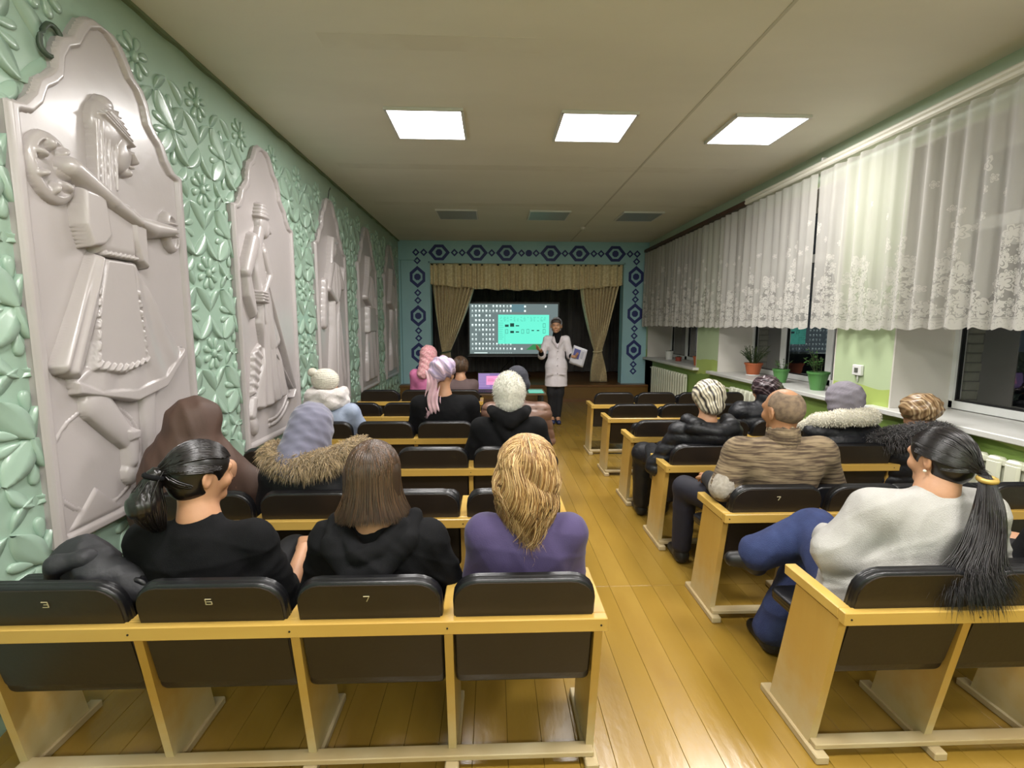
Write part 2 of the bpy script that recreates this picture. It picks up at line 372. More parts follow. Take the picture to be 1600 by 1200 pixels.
def hf(name, y0, y1, z0, z1, res, hfun, m, parent, base, eps=0.0):
    """height field clipped to where it stands above eps, closed to the wall by its own slope"""
    ny = int((y1 - y0) / res) + 1; nz = int((z1 - z0) / res) + 1
    Y, Z = np.meshgrid(np.linspace(y0, y1, ny), np.linspace(z0, z1, nz)); Hh = hfun(Y, Z)
    keep = Hh > eps
    # dilate one cell so the rim drops to the base
    k2 = keep.copy(); k2[1:] |= keep[:-1]; k2[:-1] |= keep[1:]; k2[:, 1:] |= k2[:, :-1]; k2[:, :-1] |= k2[:, 1:]
    fq = k2[:-1, :-1] & k2[1:, :-1] & k2[:-1, 1:] & k2[1:, 1:]
    idx = np.arange(ny * nz).reshape(nz, ny)
    q = np.stack([idx[:-1, :-1][fq], idx[:-1, 1:][fq], idx[1:, 1:][fq], idx[1:, :-1][fq]], 1)
    used = np.unique(q); rm = np.full(ny * nz, -1); rm[used] = np.arange(len(used))
    X = base + np.where(keep, Hh, -0.002)
    V = np.stack([X.ravel()[used], Y.ravel()[used], Z.ravel()[used]], 1)
    return link(name, mesh_of(name, V, rm[q], m, True), parent)
def base_panel(c, res, parent):
    P = panel_outline(c); Pi = panel_outline(c, -0.045)
    b = MB(); b.prism(P, XL - .002, XL + .032, 'x'); sh = b.build('panel_sheet', mCREAM, parent)
    def fr(Y, Z):
        so = sd_poly(Y, Z, P); si = sd_poly(Y, Z, Pi); m = (so < 0) & (si > 0)
        return np.where(m, 0.020 * np.clip(-so / .004, 0, 1) * np.clip(si / .012, 0, 1) ** .5 + .0005, 0)
    hf('panel_frame', c - .52, c + .52, PZ0 - .005, 2.945, res, fr, mCREAM, parent, XL + .031)
BX = XL + .031
def folds(Y, Z, a, per, amp, ph=0.0):
    return 1 + amp * np.sin((Y * math.cos(a) + Z * math.sin(a)) * 2 * math.pi / per + ph)
panel_labels = ['cream relief panel of a dancer with raised round cymbals beside long skirt', 'cream relief panel of a standing figure in a cap leaning on a long staff', 'cream relief panel third from the camera, of a figure in a long draped robe', 'cream relief panel fourth from the camera, of a figure in a knee-length coat', 'small cream relief panel nearest the stage']
def panel_thing(k):
    o = empty('relief_panel'); tag(o, panel_labels[k], 'relief panel', 'relief panels on the left wall'); return o
# --- panel 1
t1 = panel_thing(0); c = PYC[2]; base_panel(c, .006, t1)
def skirt1(Y, Z):
    P = [(2.35, 1.86), (2.60, 1.86), (2.74, 1.66), (2.90, 1.42), (2.93, 1.37), (2.86, 1.28), (2.72, 1.215), (2.52, 1.18), (2.32, 1.20), (2.17, 1.26), (2.16, 1.31), (2.24, 1.36), (2.30, 1.6)]
    f = folds(Y + (Z - 1.9) * (Y - 2.47) * .9, Z, 0.0, .085, .13)
    h = H_poly(Y, Z, P, .040, .035) * f
    band = H_poly(Y, Z, [(2.16, 1.31), (2.17, 1.24), (2.52, 1.155), (2.75, 1.20), (2.93, 1.36), (2.93, 1.42), (2.74, 1.27), (2.52, 1.225), (2.30, 1.245)], .048, .012)
    ap = H_poly(Y, Z, [(2.39, 1.85), (2.57, 1.85), (2.585, 1.6), (2.62, 1.36), (2.44, 1.30), (2.255, 1.335), (2.31, 1.6)], .053, .012)
    h = np.maximum(np.maximum(h, band), ap)
    for i in range(9):     # rope border along the apron hem and sides
        y = 2.285 + i * .038; z = 1.345 - .028 * math.sin(i / 8 * math.pi)
        h = np.maximum(h, H_cap(Y, Z, (y - .012, z + .008), (y + .014, z + .03), .011, .011, .066))
    for i in range(7):
        h = np.maximum(h, H_cap(Y, Z, (2.60 - i * .003, 1.38 + i * .05), (2.592 - i * .003, 1.41 + i * .05), .008, .008, .062))
        h = np.maximum(h, H_cap(Y, Z, (2.285 + i * .006, 1.38 + i * .05), (2.295 + i * .006, 1.41 + i * .05), .008, .008, .062))
    return h
hf('skirt', 2.1, 3.0, 1.1, 1.9, .0055, skirt1, mCREAM, t1, BX)
def legs1(Y, Z):
    h = H_cap(Y, Z, (2.29, 1.18), (2.45, .98), .085, .052, .045)
    h = np.maximum(h, H_cap(Y, Z, (2.47, .99), (2.46, .86), .048, .036, .05)); h = np.maximum(h, H_ell(Y, Z, (2.455, .80), (.045, .06), .045, .3))
    h = np.maximum(h, H_cap(Y, Z, (2.63, 1.19), (2.61, .84), .058, .04, .032)); h = np.maximum(h, H_ell(Y, Z, (2.63, .79), (.07, .035), .035))
    h = np.maximum(h, H_poly(Y, Z, [(2.42, 1.03), (2.51, 1.02), (2.50, .97), (2.43, .97)], .058, .01))
    return h
hf('legs', 2.15, 2.75, .7, 1.25, .006, legs1, mCREAM, t1, BX)
def torso1(Y, Z):
    h = H_poly(Y, Z, [(2.36, 2.13), (2.60, 2.14), (2.63, 2.05), (2.60, 1.86), (2.35, 1.86), (2.33, 2.0)], .055, .05)
    h = np.maximum(h, H_poly(Y, Z, [(2.27, 2.14), (2.40, 2.13), (2.42, 1.95), (2.37, 1.90), (2.29, 1.88), (2.26, 1.98)], .075, .018))
    h = np.maximum(h, H_poly(Y, Z, [(2.56, 2.13), (2.66, 2.08), (2.66, 1.82), (2.60, 1.86), (2.57, 1.96)], .068, .014))
    for i in range(7): h = np.maximum(h, H_ell(Y, Z, (2.39 + i * .03, 1.87), (.018, .013), .07, .5))
    h = np.maximum(h, H_cap(Y, Z, (2.46, 2.22), (2.48, 2.12), .05, .06, .05))
    return h
hf('bodice', 2.2, 2.7, 1.78, 2.3, .005, torso1, mCREAM, t1, BX)
def sash1(Y, Z):
    return H_poly(Y, Z, [(2.335, 1.87), (2.39, 1.86), (2.33, 1.62), (2.19, 1.30), (2.10, 1.335), (2.08, 1.37), (2.2, 1.6)], .060, .03) * folds(Y, Z, -0.4, .05, .10)
hf('hanging_sleeve', 2.05, 2.42, 1.27, 1.9, .006, sash1, mCREAM, t1, BX)
def head1(Y, Z):
    h = H_ell(Y, Z, (2.50, 2.46), (.105, .125), .06); h = np.maximum(h, H_ell(Y, Z, (2.565, 2.375), (.07, .10), .062, -.15))
    h = np.maximum(h, H_cap(Y, Z, (2.615, 2.395), (2.648, 2.355), .014, .018, .06)); h = np.maximum(h, H_ell(Y, Z, (2.618, 2.318), (.02, .012), .055))
    h = np.maximum(h, H_ell(Y, Z, (2.598, 2.288), (.028, .024), .055))
    h = h - H_ell(Y, Z, (2.598, 2.398), (.028, .016), .02); h = np.maximum(h, H_ell(Y, Z, (2.598, 2.394), (.018, .008), .052))
    for i in range(7):
        t = i / 6; h = np.maximum(h, H_cap(Y, Z, (2.435 + .016 * i, 2.50 + .03 * math.sin(t * 3)), (2.62 - .012 * i, 2.42 + .022 * i), .010, .008, .073 - .003 * i))
    for i in range(6):   # long hair strands down the back
        h = np.maximum(h, H_cap(Y, Z, (2.42 + i * .02, 2.47), (2.39 + i * .022, 2.16 + .01 * (i % 3)), .014, .009, .050 + .004 * (i % 2)))
    h = np.maximum(h, H_ell(Y, Z, (2.50, 2.565), (.05, .04), .05))
    return h
hf('head', 2.36, 2.68, 2.1, 2.64, .004, head1, mCREAM, t1, BX)
def cymL(Y, Z):
    h = H_ell(Y, Z, (2.185, 2.185), (.115, .145), .05, .1) - H_ell(Y, Z, (2.185, 2.185), (.085, .11), .03, .1)
    for i in range(7):
        a = i * 0.9; h = np.maximum(h, H_ell(Y, Z, (2.185 + .07 * math.cos(a), 2.19 + .09 * math.sin(a)), (.03, .018), .06, a))
    return np.maximum(h, H_ell(Y, Z, (2.24, 2.20), (.05, .055), .072))
hf('cymbal', 2.05, 2.32, 2.02, 2.35, .005, cymL, mCREAM, t1, BX)
def cymR(Y, Z):
    h = H_ell(Y, Z, (2.915, 2.06), (.07, .115), .05, .15) - H_ell(Y, Z, (2.925, 2.06), (.045, .085), .03, .15)
    for i in range(4): h = np.maximum(h, H_cap(Y, Z, (2.86 + .01 * i, 2.10 - i * .02), (2.92, 2.10 - i * .022), .012, .009, .065))
    return h
hf('cymbal', 2.83, 3.0, 1.93, 2.2, .005, cymR, mCREAM, t1, BX)
def arms1(Y, Z):
    h = H_cap(Y, Z, (2.24, 2.205), (2.44, 2.115), .052, .045, .095, .8); h = np.maximum(h, H_cap(Y, Z, (2.44, 2.115), (2.60, 2.05), .045, .028, .092, .8))
    h = np.maximum(h, H_cap(Y, Z, (2.58, 2.06), (2.72, 2.045), .03, .052, .085, .8)); return np.maximum(h, H_cap(Y, Z, (2.72, 2.045), (2.87, 2.06), .052, .035, .085, .8))
hf('arms', 2.15, 2.95, 1.98, 2.28, .005, arms1, mCREAM, t1, BX)
def ground1(Y, Z):
    d = np.hypot((Y - 2.30) / .26, (Z - .93) / .24); h = np.where((np.abs(d - 1) < .035), .006, 0) * (Z < 1.17)
    return np.maximum(h, H_poly(Y, Z, [(2.09, .65), (2.40, .65), (2.25, .80)], .012, .02))
hf('ground_swell', 2.03, 2.6, .63, 1.2, .009, ground1, mCREAM, t1, BX)
# --- panel 2
t2 = panel_thing(1); c = PYC[3]; base_panel(c, .008, t2)
def fig2(Y, Z):
    h = H_poly(Y, Z, [(3.87, 2.21), (4.02, 2.19), (4.10, 2.02), (4.10, 1.80), (4.14, 1.60), (4.22, 1.42), (4.21, 1.36), (4.05, 1.30), (3.97, 1.5), (3.88, 1.72), (3.86, 1.95)], .055, .05)
    return h * folds(Y, Z, 0.25, .11, .12)
def head2(Y, Z):
    h = H_ell(Y, Z, (4.04, 2.33), (.085, .11), .06); h = np.maximum(h, H_ell(Y, Z, (4.075, 2.30), (.055, .085), .062))
    h = np.maximum(h, H_cap(Y, Z, (4.115, 2.32), (4.137, 2.275), .012, .016, .055)); h = np.maximum(h, H_cap(Y, Z, (4.0, 2.27), (3.96, 2.16), .05, .06, .05))
    for i in range(4): h = np.maximum(h, H_ell(Y, Z, (4.03, 2.375 + i * .028), (.098 - i * .012, .026), .075 - i * .004))
    return h
def arms2(Y, Z):
    h = H_cap(Y, Z, (3.87, 2.17), (3.72, 1.93), .065, .055, .07); h = np.maximum(h, H_poly(Y, Z, [(3.68, 1.95), (3.76, 1.97), (3.84, 1.64), (3.80, 1.58), (3.70, 1.75)], .055, .025))
    h = np.maximum(h, H_cap(Y, Z, (3.99, 2.10), (4.06, 1.93), .05, .045, .075)); h = np.maximum(h, H_cap(Y, Z, (4.06, 1.93), (3.92, 1.77), .04, .03, .078))
    for i in range(4): h = np.maximum(h, H_cap(Y, Z, (3.87, 1.79 - i * .022), (3.95, 1.785 - i * .024), .014, .012, .09))
    return h
def skirt2(Y, Z):
    P = [(3.90, 1.74), (4.02, 1.72), (4.10, 1.5), (4.20, 1.30), (4.36, .98), (4.27, .92), (4.15, .90), (4.02, .885), (3.86, .88), (3.76, .90), (3.82, 1.1), (3.93, 1.36), (3.88, 1.55)]
    return H_poly(Y, Z, P, .045, .03) * folds(Y - (Z - 1.6) * (Y - 3.98) * -.7, Z, 0, .075, .22)
def staff2(Y, Z):
    h = H_cap(Y, Z, (3.99, 1.95), (4.47, .96), .016, .013, .06); h = np.maximum(h, H_cap(Y, Z, (4.47, .96), (4.40, .90), .02, .012, .06))
    return np.maximum(h, H_cap(Y, Z, (4.13, 1.30), (4.42, .98), .012, .010, .05))
def feet2(Y, Z):
    h = H_cap(Y, Z, (3.76, .97), (3.72, .86), .035, .04, .04); h = np.maximum(h, H_ell(Y, Z, (3.74, .78), (.05, .085), .04, .25))
    return np.maximum(h, H_poly(Y, Z, [(3.78, 1.33), (3.90, 1.40), (3.93, 1.30), (3.80, 1.02), (3.72, 1.0), (3.76, 1.2)], .03, .02) * folds(Y, Z, 1, .06, .2))
def ground2(Y, Z):
    h = np.zeros(Y.shape)
    for rr in (1.0, .86):
        d = np.hypot((Y - 4.05) / (.42 * rr), (Z - 1.02) / (.30 * rr)); h = np.maximum(h, np.where((np.abs(d - 1) < .04) & (Z < 1.02 + 0.1 * rr) & (Y > 4.0), .010, 0))
    return h
for n, f, b in (('robe', fig2, (3.82, 4.28, 1.26, 2.25)), ('head', head2, (3.9, 4.17, 2.1, 2.5)), ('skirt', skirt2, (3.72, 4.4, .86, 1.78)), ('arms', arms2, (3.62, 4.14, 1.54, 2.26)), ('staff', staff2, (3.95, 4.52, .86, 2.0)), ('feet', feet2, (3.65, 3.98, .66, 1.44)), ('ground_swell', ground2, (3.95, 4.5, .68, 1.16))):
    hf(n, *b, .0065, f, mCREAM, t2, BX)
# --- panels 3..5, long draped figures
def long_figure(k, t):
    c = PYC[2 + k]; rs = .010
    base_panel(c, .012, t); rng = random.Random(k * 11)
    def head(Y, Z):
        h = H_ell(Y, Z, (c + .02, 2.40), (.085, .115), .06); h = np.maximum(h, H_cap(Y, Z, (c + .08, 2.39), (c + .10, 2.35), .014, .016, .055))
        return np.maximum(h, H_poly(Y, Z, [(c - .10, 2.52), (c + .06, 2.53), (c + .09, 2.44), (c - .05, 2.44), (c - .13, 2.2), (c - .18, 2.2)], .07, .02))
    def robe(Y, Z):
        P = [(c - .12, 2.27), (c + .10, 2.25), (c + .17, 2.0), (c + .12, 1.8), (c + .20, 1.3), (c + .28, .9), (c + .26, .72), (c - .28, .72), (c - .27, 1.0), (c - .16, 1.5), (c - .13, 1.8), (c - .2, 2.0)]
        return H_poly(Y, Z, P, .055, .05) * folds(Y + (Z - 2) * (Y - c) * .5, Z, 0.06 * k - .1, .085 + .01 * k, .28)
    def arms(Y, Z):
        s = 1 if k == 3 else -1
        h = H_cap(Y, Z, (c - .12, 2.2), (c - .27, 1.93), .06, .05, .075); h = np.maximum(h, H_cap(Y, Z, (c - .27, 1.93), (c - .05, 1.80), .045, .03, .08))
        h = np.maximum(h, H_cap(Y, Z, (c + .10, 2.18), (c + .24, 1.98), .055, .045, .07)); return np.maximum(h, H_cap(Y, Z, (c + .24, 1.98), (c + .30, 2.2 if k == 2 else 1.7), .04, .03, .07))
    def extra(Y, Z):
        if k == 2: return np.maximum(H_cap(Y, Z, (c - .30, 2.0), (c - .36, 1.55), .05, .06, .05), H_cap(Y, Z, (c + .02, 1.8), (c - .12, .85), .02, .03, .075))
        if k == 3: return H_poly(Y, Z, [(c - .2, 1.8), (c + .16, 1.8), (c + .22, 1.42), (c - .24, 1.42)], .075, .03)
        return H_cap(Y, Z, (c + .3, 2.1), (c + .1, .8), .02, .02, .07)
    hf('head', c - .2, c + .14, 2.18, 2.56, rs, head, mCREAM, t, BX); hf('robe', c - .3, c + .3, .7, 2.3, rs, robe, mCREAM, t, BX)
    hf('arms', c - .36, c + .36, 1.65, 2.3, rs, arms, mCREAM, t, BX); hf('drapery', c - .45, c + .36, .75, 2.15, rs, extra, mCREAM, t, BX)
for k in (2, 3, 4): long_figure(k, panel_thing(k))
# ring hook hole at the first panel, dark metal
t = thing('wall_ring', (XL + .02, 2.27, 2.72), 'dark chipped oval ring at the top left of the nearest relief panel', 'ring')
b = MB(); b.sm = True; P_ = [(0.006 + .004 * math.sin(3 * a), .045 * math.cos(a) + .02 * math.sin(a), .07 * math.sin(a)) for a in [2 * math.pi * i / 24 for i in range(25)]]
b.tube(P_, .011, 6); b.build('ring', mat('dark_metal_ring', '#3c4a3c', .5), t)
t = thing('wall_hook', (XL + .02, 5.76, 2.97), 'small dark wire hook above the third relief panel', 'hook')
MB().tube([(0, 0, -.06), (0.01, 0, 0), (.02, 0, .06), (.03, .01, .09), (.02, .02, .07)], .005, 5).build('hook_wire', mBLACK, t)
# ------------------------------------------------------------------ back wall with the stage opening
OX0, OX1, OZ0, OZ1 = -1.25, 2.63, 0.34, 2.75
b = MB(); y0, y1 = YB, YB + .25
b.box(XL - .1, OX0, y0, y1, 0, CEIL + .02); b.box(OX1, XR + .6, y0, y1, 0, CEIL + .02); b.box(OX0, OX1, y0, y1, OZ1, CEIL + .02)
wb = b.build('wall_back', mBLUE); struct(wb)
m_line = mat('wall_seam_line', '#6f989e', .6)
MB().box(XL, OX0 - .25, YB - .004, YB, 2.80, 2.81).build('trim_seam', m_line, wb)
MB().box(XL + .035, XL + .05, YB - .004, YB, .34, 2.8).build('trim_seam', m_line, wb)
for a, b_ in ((OX0 - .03, OX0), (OX1, OX1 + .03)): MB().box(a, b_, YB - .012, YB, OZ0, OZ1 + .03, c=.003).build('trim_jamb', mBLUE, wb)
MB().box(OX0 - .03, OX1 + .03, YB - .012, YB, OZ1, OZ1 + .03, c=.003).build('trim_head', mBLUE, wb)
def ringpoly(out, inn, d=0.003):
    V = []; n = len(out)
    for P, y in ((out, -d), (inn, -d), (out, 0.0), (inn, 0.0)): V += [(p[0], y, p[1]) for p in P]
    F = []
    for i in range(n):
        j = (i + 1) % n; F += [(i, n + i, n + j, j), (i, j, 2 * n + j, 2 * n + i), (n + i, 3 * n + i, 3 * n + j, n + j)]
    return V, F
def diamond(r): return [(r, 0), (0, r * 1.02), (-r, 0), (0, -r * 1.02)]
md = MB().add(*ringpoly(diamond(.074), diamond(.034))).mesh('ornament_diamond', mNAVY)
def eye_pts(a, b, c, s): return [(a * s, 0), (c * s, b * s), (-c * s, b * s), (-a * s, 0), (-c * s, -b * s), (c * s, -b * s)]
eo = eye_pts(.215, .152, .085, 1); ei = eye_pts(.215, .152, .085, .64)
b = MB(); b.add(*ringpoly(eo, ei)); b.prism([(.068 * math.cos(math.pi / 8 + k * math.pi / 4), .068 * math.sin(math.pi / 8 + k * math.pi / 4)) for k in range(8)], -.003, 0, 'y')
me_eye = b.mesh('ornament_hexagon', mNAVY)
b = MB(); b.prism([(.068 * math.cos(math.pi / 8 + k * math.pi / 4), .068 * math.sin(math.pi / 8 + k * math.pi / 4)) for k in range(8)], -.003, 0, 'y'); me_oct = b.mesh('ornament_octagon', mNAVY)
def px2x(px): return (px - 622) / (1012 - 622) * (3.092 + 1.864) - 1.864
ZT = 2.955
for p in (648.8, 661, 708.5, 720.5, 766.5, 813, 836, 881.5, 927, 938.5, 984.5, 996): link('ornament_diamond', md, wb, (px2x(p), YB, ZT))
for p in (684.6, 743.5, 789.8, 859, 904, 961.3): link('ornament_hexagon', me_eye, wb, (px2x(p), YB, ZT))
link('ornament_octagon', me_oct, wb, (px2x(824.5), YB, ZT))
def py2z(py, x): return 3.183 - (py - (375 if x < 0 else 379)) / (599.5 - 377) * (3.183 - .35)
for x, dl, el in ((-1.50, (405.5, 454.6, 466.4, 513.6, 525.4, 572, 584), (430.3, 490.5, 549)), (2.88, (408.5, 456, 467.6, 513.6, 525.3, 571, 582), (432, 490, 547.7))):
    for p in dl: link('ornament_diamond', md, wb, (x, YB, py2z(p, x)))
    for p in el: link('ornament_hexagon', me_eye, wb, (x, YB, py2z(p, x)), (0, math.pi / 2, 0))
# stage
m_stage = mat('stage_brown_paint', '#6b4722', .4, '#775128', 2, bump=.05, bscale=20, coat=.2)
m_stage2 = mat('stage_front_ochre', '#7a5a26', .4, '#6f5020', 2, bump=.05)
st = MB().box(XL, XR, 9.70, 12.9, 0.30, 0.345, c=.004).build('floor_stage', m_stage); struct(st)
MB().box(XL, XR, 9.72, 9.76, 0, 0.30).build('front_board', m_stage2, st)
MB().box(XL, XR, 9.705, 9.722, 0.0, 0.06).build('baseboard', m_stage, st)
bb = MB().box(XR - .0, XR + .02, 9.5, 9.95, 0, .9).build('trim_corner', m_stage2); struct(bb)
ws = MB().box(-2.3, 3.7, 12.85, 12.95, .3, 3.6).box(-2.4, -2.3, YB + .25, 12.95, .3, 3.6).box(3.7, 3.8, YB + .25, 12.95, .3, 3.6).box(-2.4, 3.8, YB + .25, 12.95, 3.5, 3.6).build('wall_stage', mat('stage_dark_wall', '#39423a', .9)); struct(ws)
# black back curtain, pleated
m_bc = mat('black_stage_curtain', '#605c5a', .7, '#6e6a66', 3, sheen=.3)
t = thing('stage_backdrop_curtain', (0, 12.3, .36), 'black pleated backdrop curtain across the rear of the stage', 'curtain')
for s, (x0, x1) in enumerate(((-2.2, .55), (.5, 3.6))):
    grid('curtain_panel', lambda u, v, x0=x0, x1=x1, s=s: (x0 + (x1 - x0) * u, .07 * math.sin(u * 62 + s) + .025 * math.sin(u * 151 + v * 2) + .05 * s, v * 3.0), 240, 8, m_bc, t, .004)
# ochre stage curtains
m_oc = mat('gold_jacquard_curtain', '#e3d3a8', .45, '#d0bd90', 26, sheen=.2, bump=.05, bscale=60, lo=.42, hi=.58)
m_tie = mat('curtain_tie', '#4a5a44', .7)
def side_curtain(xt0, xt1, xk, wk, xb0, xb1, zk, zb, lab):
    t = thing('stage_side_curtain', ((xt0 + xt1) / 2, 10.1, .35), lab, 'curtain', 'side curtains of the stage'); ox = (xt0 + xt1) / 2
    ztop = 2.62
    def fn(u, v):
        z = ztop + (zb - ztop) * v; vk = (ztop - zk) / (ztop - zb)
        if v < vk:
            q = v / vk; e = q ** 1.6; a = xt0 + (xk - wk - xt0) * e; c_ = xt1 + (xk + wk - xt1) * (q ** 1.25)
        else:
            q = (v - vk) / (1 - vk); q = math.sin(q * math.pi / 2); a = xk - wk + (xb0 - xk + wk) * q; c_ = xk + wk + (xb1 - xk - wk) * q
        sq = 0.35 + .65 * abs(v - vk) ** .4
        y = .075 * sq * math.sin(u * 2 * math.pi * 11 + 1.5 * math.sin(v * 4)) + .02 * math.sin(u * 2 * math.pi * 23 + v * 5)
        return (a + (c_ - a) * u - ox, y, z - .35)
    grid('drape', fn, 180, 60, m_oc, t, .004)
    b = MB(); b.sm = True; b.tube([(xk - ox + (wk + .015) * math.cos(a), .075 * math.sin(a), zk - .35 + .02 * math.sin(a + 1)) for a in [2 * math.pi * i / 20 for i in range(21)]], .016, 6); b.build('curtain_tie', m_tie if xt0 < 0 else m_oc, t)
side_curtain(-1.24, -.30, -.97, .085, -1.10, -.82, .99, .36, 'gold draped curtain tied back on the left side of the stage')
side_curtain(1.76, 2.62, 2.17, .075, 2.02, 2.36, 1.0, .36, 'gold draped curtain tied back on the right side of the stage')
t = thing('stage_valance', (.69, 10.0, 2.75), 'gold patterned pleated valance along the top of the stage opening', 'valance')
def vfn(u, v):
    x = -1.94 + 3.88 * u; drop = .40 + .12 * math.sin(math.pi * u) ** .7 + .012 * math.sin(u * 60)
    return (x, .045 * math.sin(u * 190 + 2 * math.sin(u * 31)) * (.5 + .5 * v) + .015 * math.sin(u * 97), -.0 - drop * v)
for a, c_ in ((0, .315), (.31, .695), (.69, 1)):
    grid('valance_cloth', lambda u, v, a=a, c_=c_: vfn(a + (c_ - a) * u, v), 130, 12, m_oc, t, .003)
MB().cyl((-1.94, .03, -.02), (1.94, .03, -.02), .015, n=8).build('valance_rod', mBLACK, t)
# ------------------------------------------------------------------ right wall with windows
def wallmat():
    m = bpy.data.materials.new('window_wall_paint'); m.use_nodes = True; nt = m.node_tree; N = nt.nodes; L = nt.links; b = N['Principled BSDF']
    b.inputs['Roughness'].default_value = .5
    tc = N.new('ShaderNodeTexCoord'); sx = N.new('ShaderNodeSeparateXYZ'); L.new(tc.outputs['Object'], sx.inputs[0])
    nz = N.new('ShaderNodeTexNoise'); nz.inputs['Scale'].default_value = 2.5; nz.inputs['Detail'].default_value = 2; L.new(tc.outputs['Object'], nz.inputs[0])
    ma = N.new('ShaderNodeMath'); ma.operation = 'MULTIPLY_ADD'; ma.inputs[1].default_value = .10; L.new(nz.outputs['Fac'], ma.inputs[0]); L.new(sx.outputs['Z'], ma.inputs[2])
    cr = N.new('ShaderNodeValToRGB'); e = cr.color_ramp; e.interpolation = 'CONSTANT'
    mp = N.new('ShaderNodeMath'); mp.operation = 'DIVIDE'; mp.inputs[1].default_value = 3.3; L.new(ma.outputs[0], mp.inputs[0]); L.new(mp.outputs[0], cr.inputs[0])
    e.elements[0].position = 0; e.elements[0].color = hexc('#7f9a4c'); e.elements[1].position = .87 / 3.3; e.elements[1].color = hexc('#a9bc66')
    x = e.elements.new(1.09 / 3.3); x.color = hexc('#b3c39c'); x = e.elements.new(2.95 / 3.3); x.color = hexc('#b4c4ae')
    L.new(cr.outputs[0], b.inputs['Base Color'])
    return m
mWR = wallmat()
T = .52; xo = XR + T
WIN = [(7.42, 9.84), (4.36, 6.70), (1.35, 3.71), (-1.7, 0.7)]; WZ0, WZ1 = 0.90, 2.86
b = MB(); ed = [YB + .25] + [v for w in WIN for v in (w[1], w[0])] + [YF - .1]
for i in range(0, len(ed), 2): b.box(XR, xo, ed[i + 1], ed[i], 0, CEIL + .05)
for (a, c_) in WIN: b.box(XR, xo, a, c_, 0, WZ0 - .04); b.box(XR, xo, a, c_, WZ1, CEIL + .05)
wrt = b.build('wall_right', mWR); struct(wrt)
m_glass = bpy.data.materials.new('window_glass'); m_glass.use_nodes = True
g_ = m_glass.node_tree.nodes['Principled BSDF']; g_.inputs['Base Color'].default_value = (1, 1, 1, 1); g_.inputs['Roughness'].default_value = 0.0; g_.inputs['Transmission Weight'].default_value = 1.0; g_.inputs['IOR'].default_value = 1.5
m_brick = mat('outer_brick', '#8b9080', .9, '#7a7f70', 9, bump=.2, bscale=60)
m_mortar = mat('outer_mortar', '#5c6058', .95)
m_out = mat('outer_reveal_grey', '#6d7072', .8, '#626567', 3)
for k, (a, c_) in enumerate(WIN):
    w = empty('window_%d' % (k + 1)); struct(w)
    # reveal lining
    b = MB(); b.box(XR - .002, xo, c_ - .012, c_ + .002, WZ0, WZ1); b.build('reveal_lining', mREVEAL, w)
    MB().box(XR - .002, xo, a - .002, a + .012, WZ0, WZ1).build('reveal_lining', mREVEAL, w); MB().box(XR - .002, xo, a, c_, WZ1 - .012, WZ1 + .002).build('reveal_lining', mREVEAL, w)
    MB().box(XR - .09, xo, a - .16 if k else a - .1, c_ + (.17 if k else .02), WZ0 - .042, WZ0, c=.006).build('window_sill', mat('sill_white', '#cfcfca', .35, '#c7c7c2', 2), w)
    gx = XR + .50; fz0, fz1 = WZ0 + .005, WZ1 - .01
    fr = MB(); f_ = .06; y0, y1 = a + .012, c_ - .012
    n = 3; ms = [y0 + (y1 - y0) * i / n for i in range(n + 1)]
    if k == 1: ms = [y0, 5.12, 5.97, y1]
    fr.box(gx - .03, gx + .04, y0, y1, fz0, fz0 + f_, c=.003); fr.box(gx - .03, gx + .04, y0, y1, fz1 - f_, fz1, c=.003); fr.box(gx - .028, gx + .04, y0, y1, 2.25, 2.34, c=.003)
    fr.box(gx - .03, gx + .04, y0, y0 + .035, fz0, fz1); fr.box(gx - .03, gx + .04, y1 - .035, y1, fz0, fz1)
    for yy in ms[1:-1]: fr.box(gx - .03, gx + .04, yy - .05, yy + .05, fz0, fz1, c=.003)
    fr.build('window_frame', mPVC, w)
    for i in range(n):
        for z0, z1 in ((fz0 + f_, 2.25), (2.34, fz1 - f_)):
            ya, yb_ = ms[i] + (.05 if i else .035), ms[i + 1] - (.05 if i < n - 1 else .035)
            s = MB(); s.box(gx - .012, gx + .02, ya, ya + .012, z0, z1); s.box(gx - .012, gx + .02, yb_ - .012, yb_, z0, z1); s.box(gx - .012, gx + .02, ya, yb_, z0, z0 + .012); s.box(gx - .012, gx + .02, ya, yb_, z1 - .012, z1)
            p = MB().box(gx, gx + .006, ya, yb_, z0, z1).build('window_pane', m_glass, w); s.build('gasket', mBLACK, p)
    # outer brick jamb
    j = MB().box(gx + .05, gx + .185, c_ - .03, c_ + .4, .4, 3.1).build('outer_jamb', m_mortar, w)
    bm_ = MB().box(0, .115, 0, .03, 0, .062, c=.004).mesh('brick', m_brick)
    if k in (1, 2):
        for r in range(26):
            for q in range(1):
                x = gx + .06 - (.008 if r % 2 else 0)
                if x >= gx + .05: link('brick', bm_, j, (x, c_ - .055, .9 + r * .074))
    MB().box(gx + .185, gx + .47, c_ - .04, c_ + .3, .7, 3.0).build('outer_shutter', m_out, w)
# dark ground and building outside
yard = MB().box(4.5, 60, -40, 50, -1.3, -1.2).build('ground_yard', mat('night_ground', '#14171a', .95)); struct(yard)
# socket / thermostat on the pillar
t = thing('wall_thermostat', (XR - .001, 4.05, 1.17), 'small white thermostat box with dark dial on the pale green pillar', 'thermostat')
MB().box(-.03, 0, -.05, .05, -.045, .045, c=.005).build('housing', mWHITE, t); MB().box(-.033, -.03, -.02, .02, -.02, .02).build('dial', mat('thermostat_dial', '#55574f', .5), t)
MB().tube([(-.012, 0, -.045), (-.012, 0, -.075), (-.004, .01, -.10)], .006, 5).build('cable', mWHITE, t)
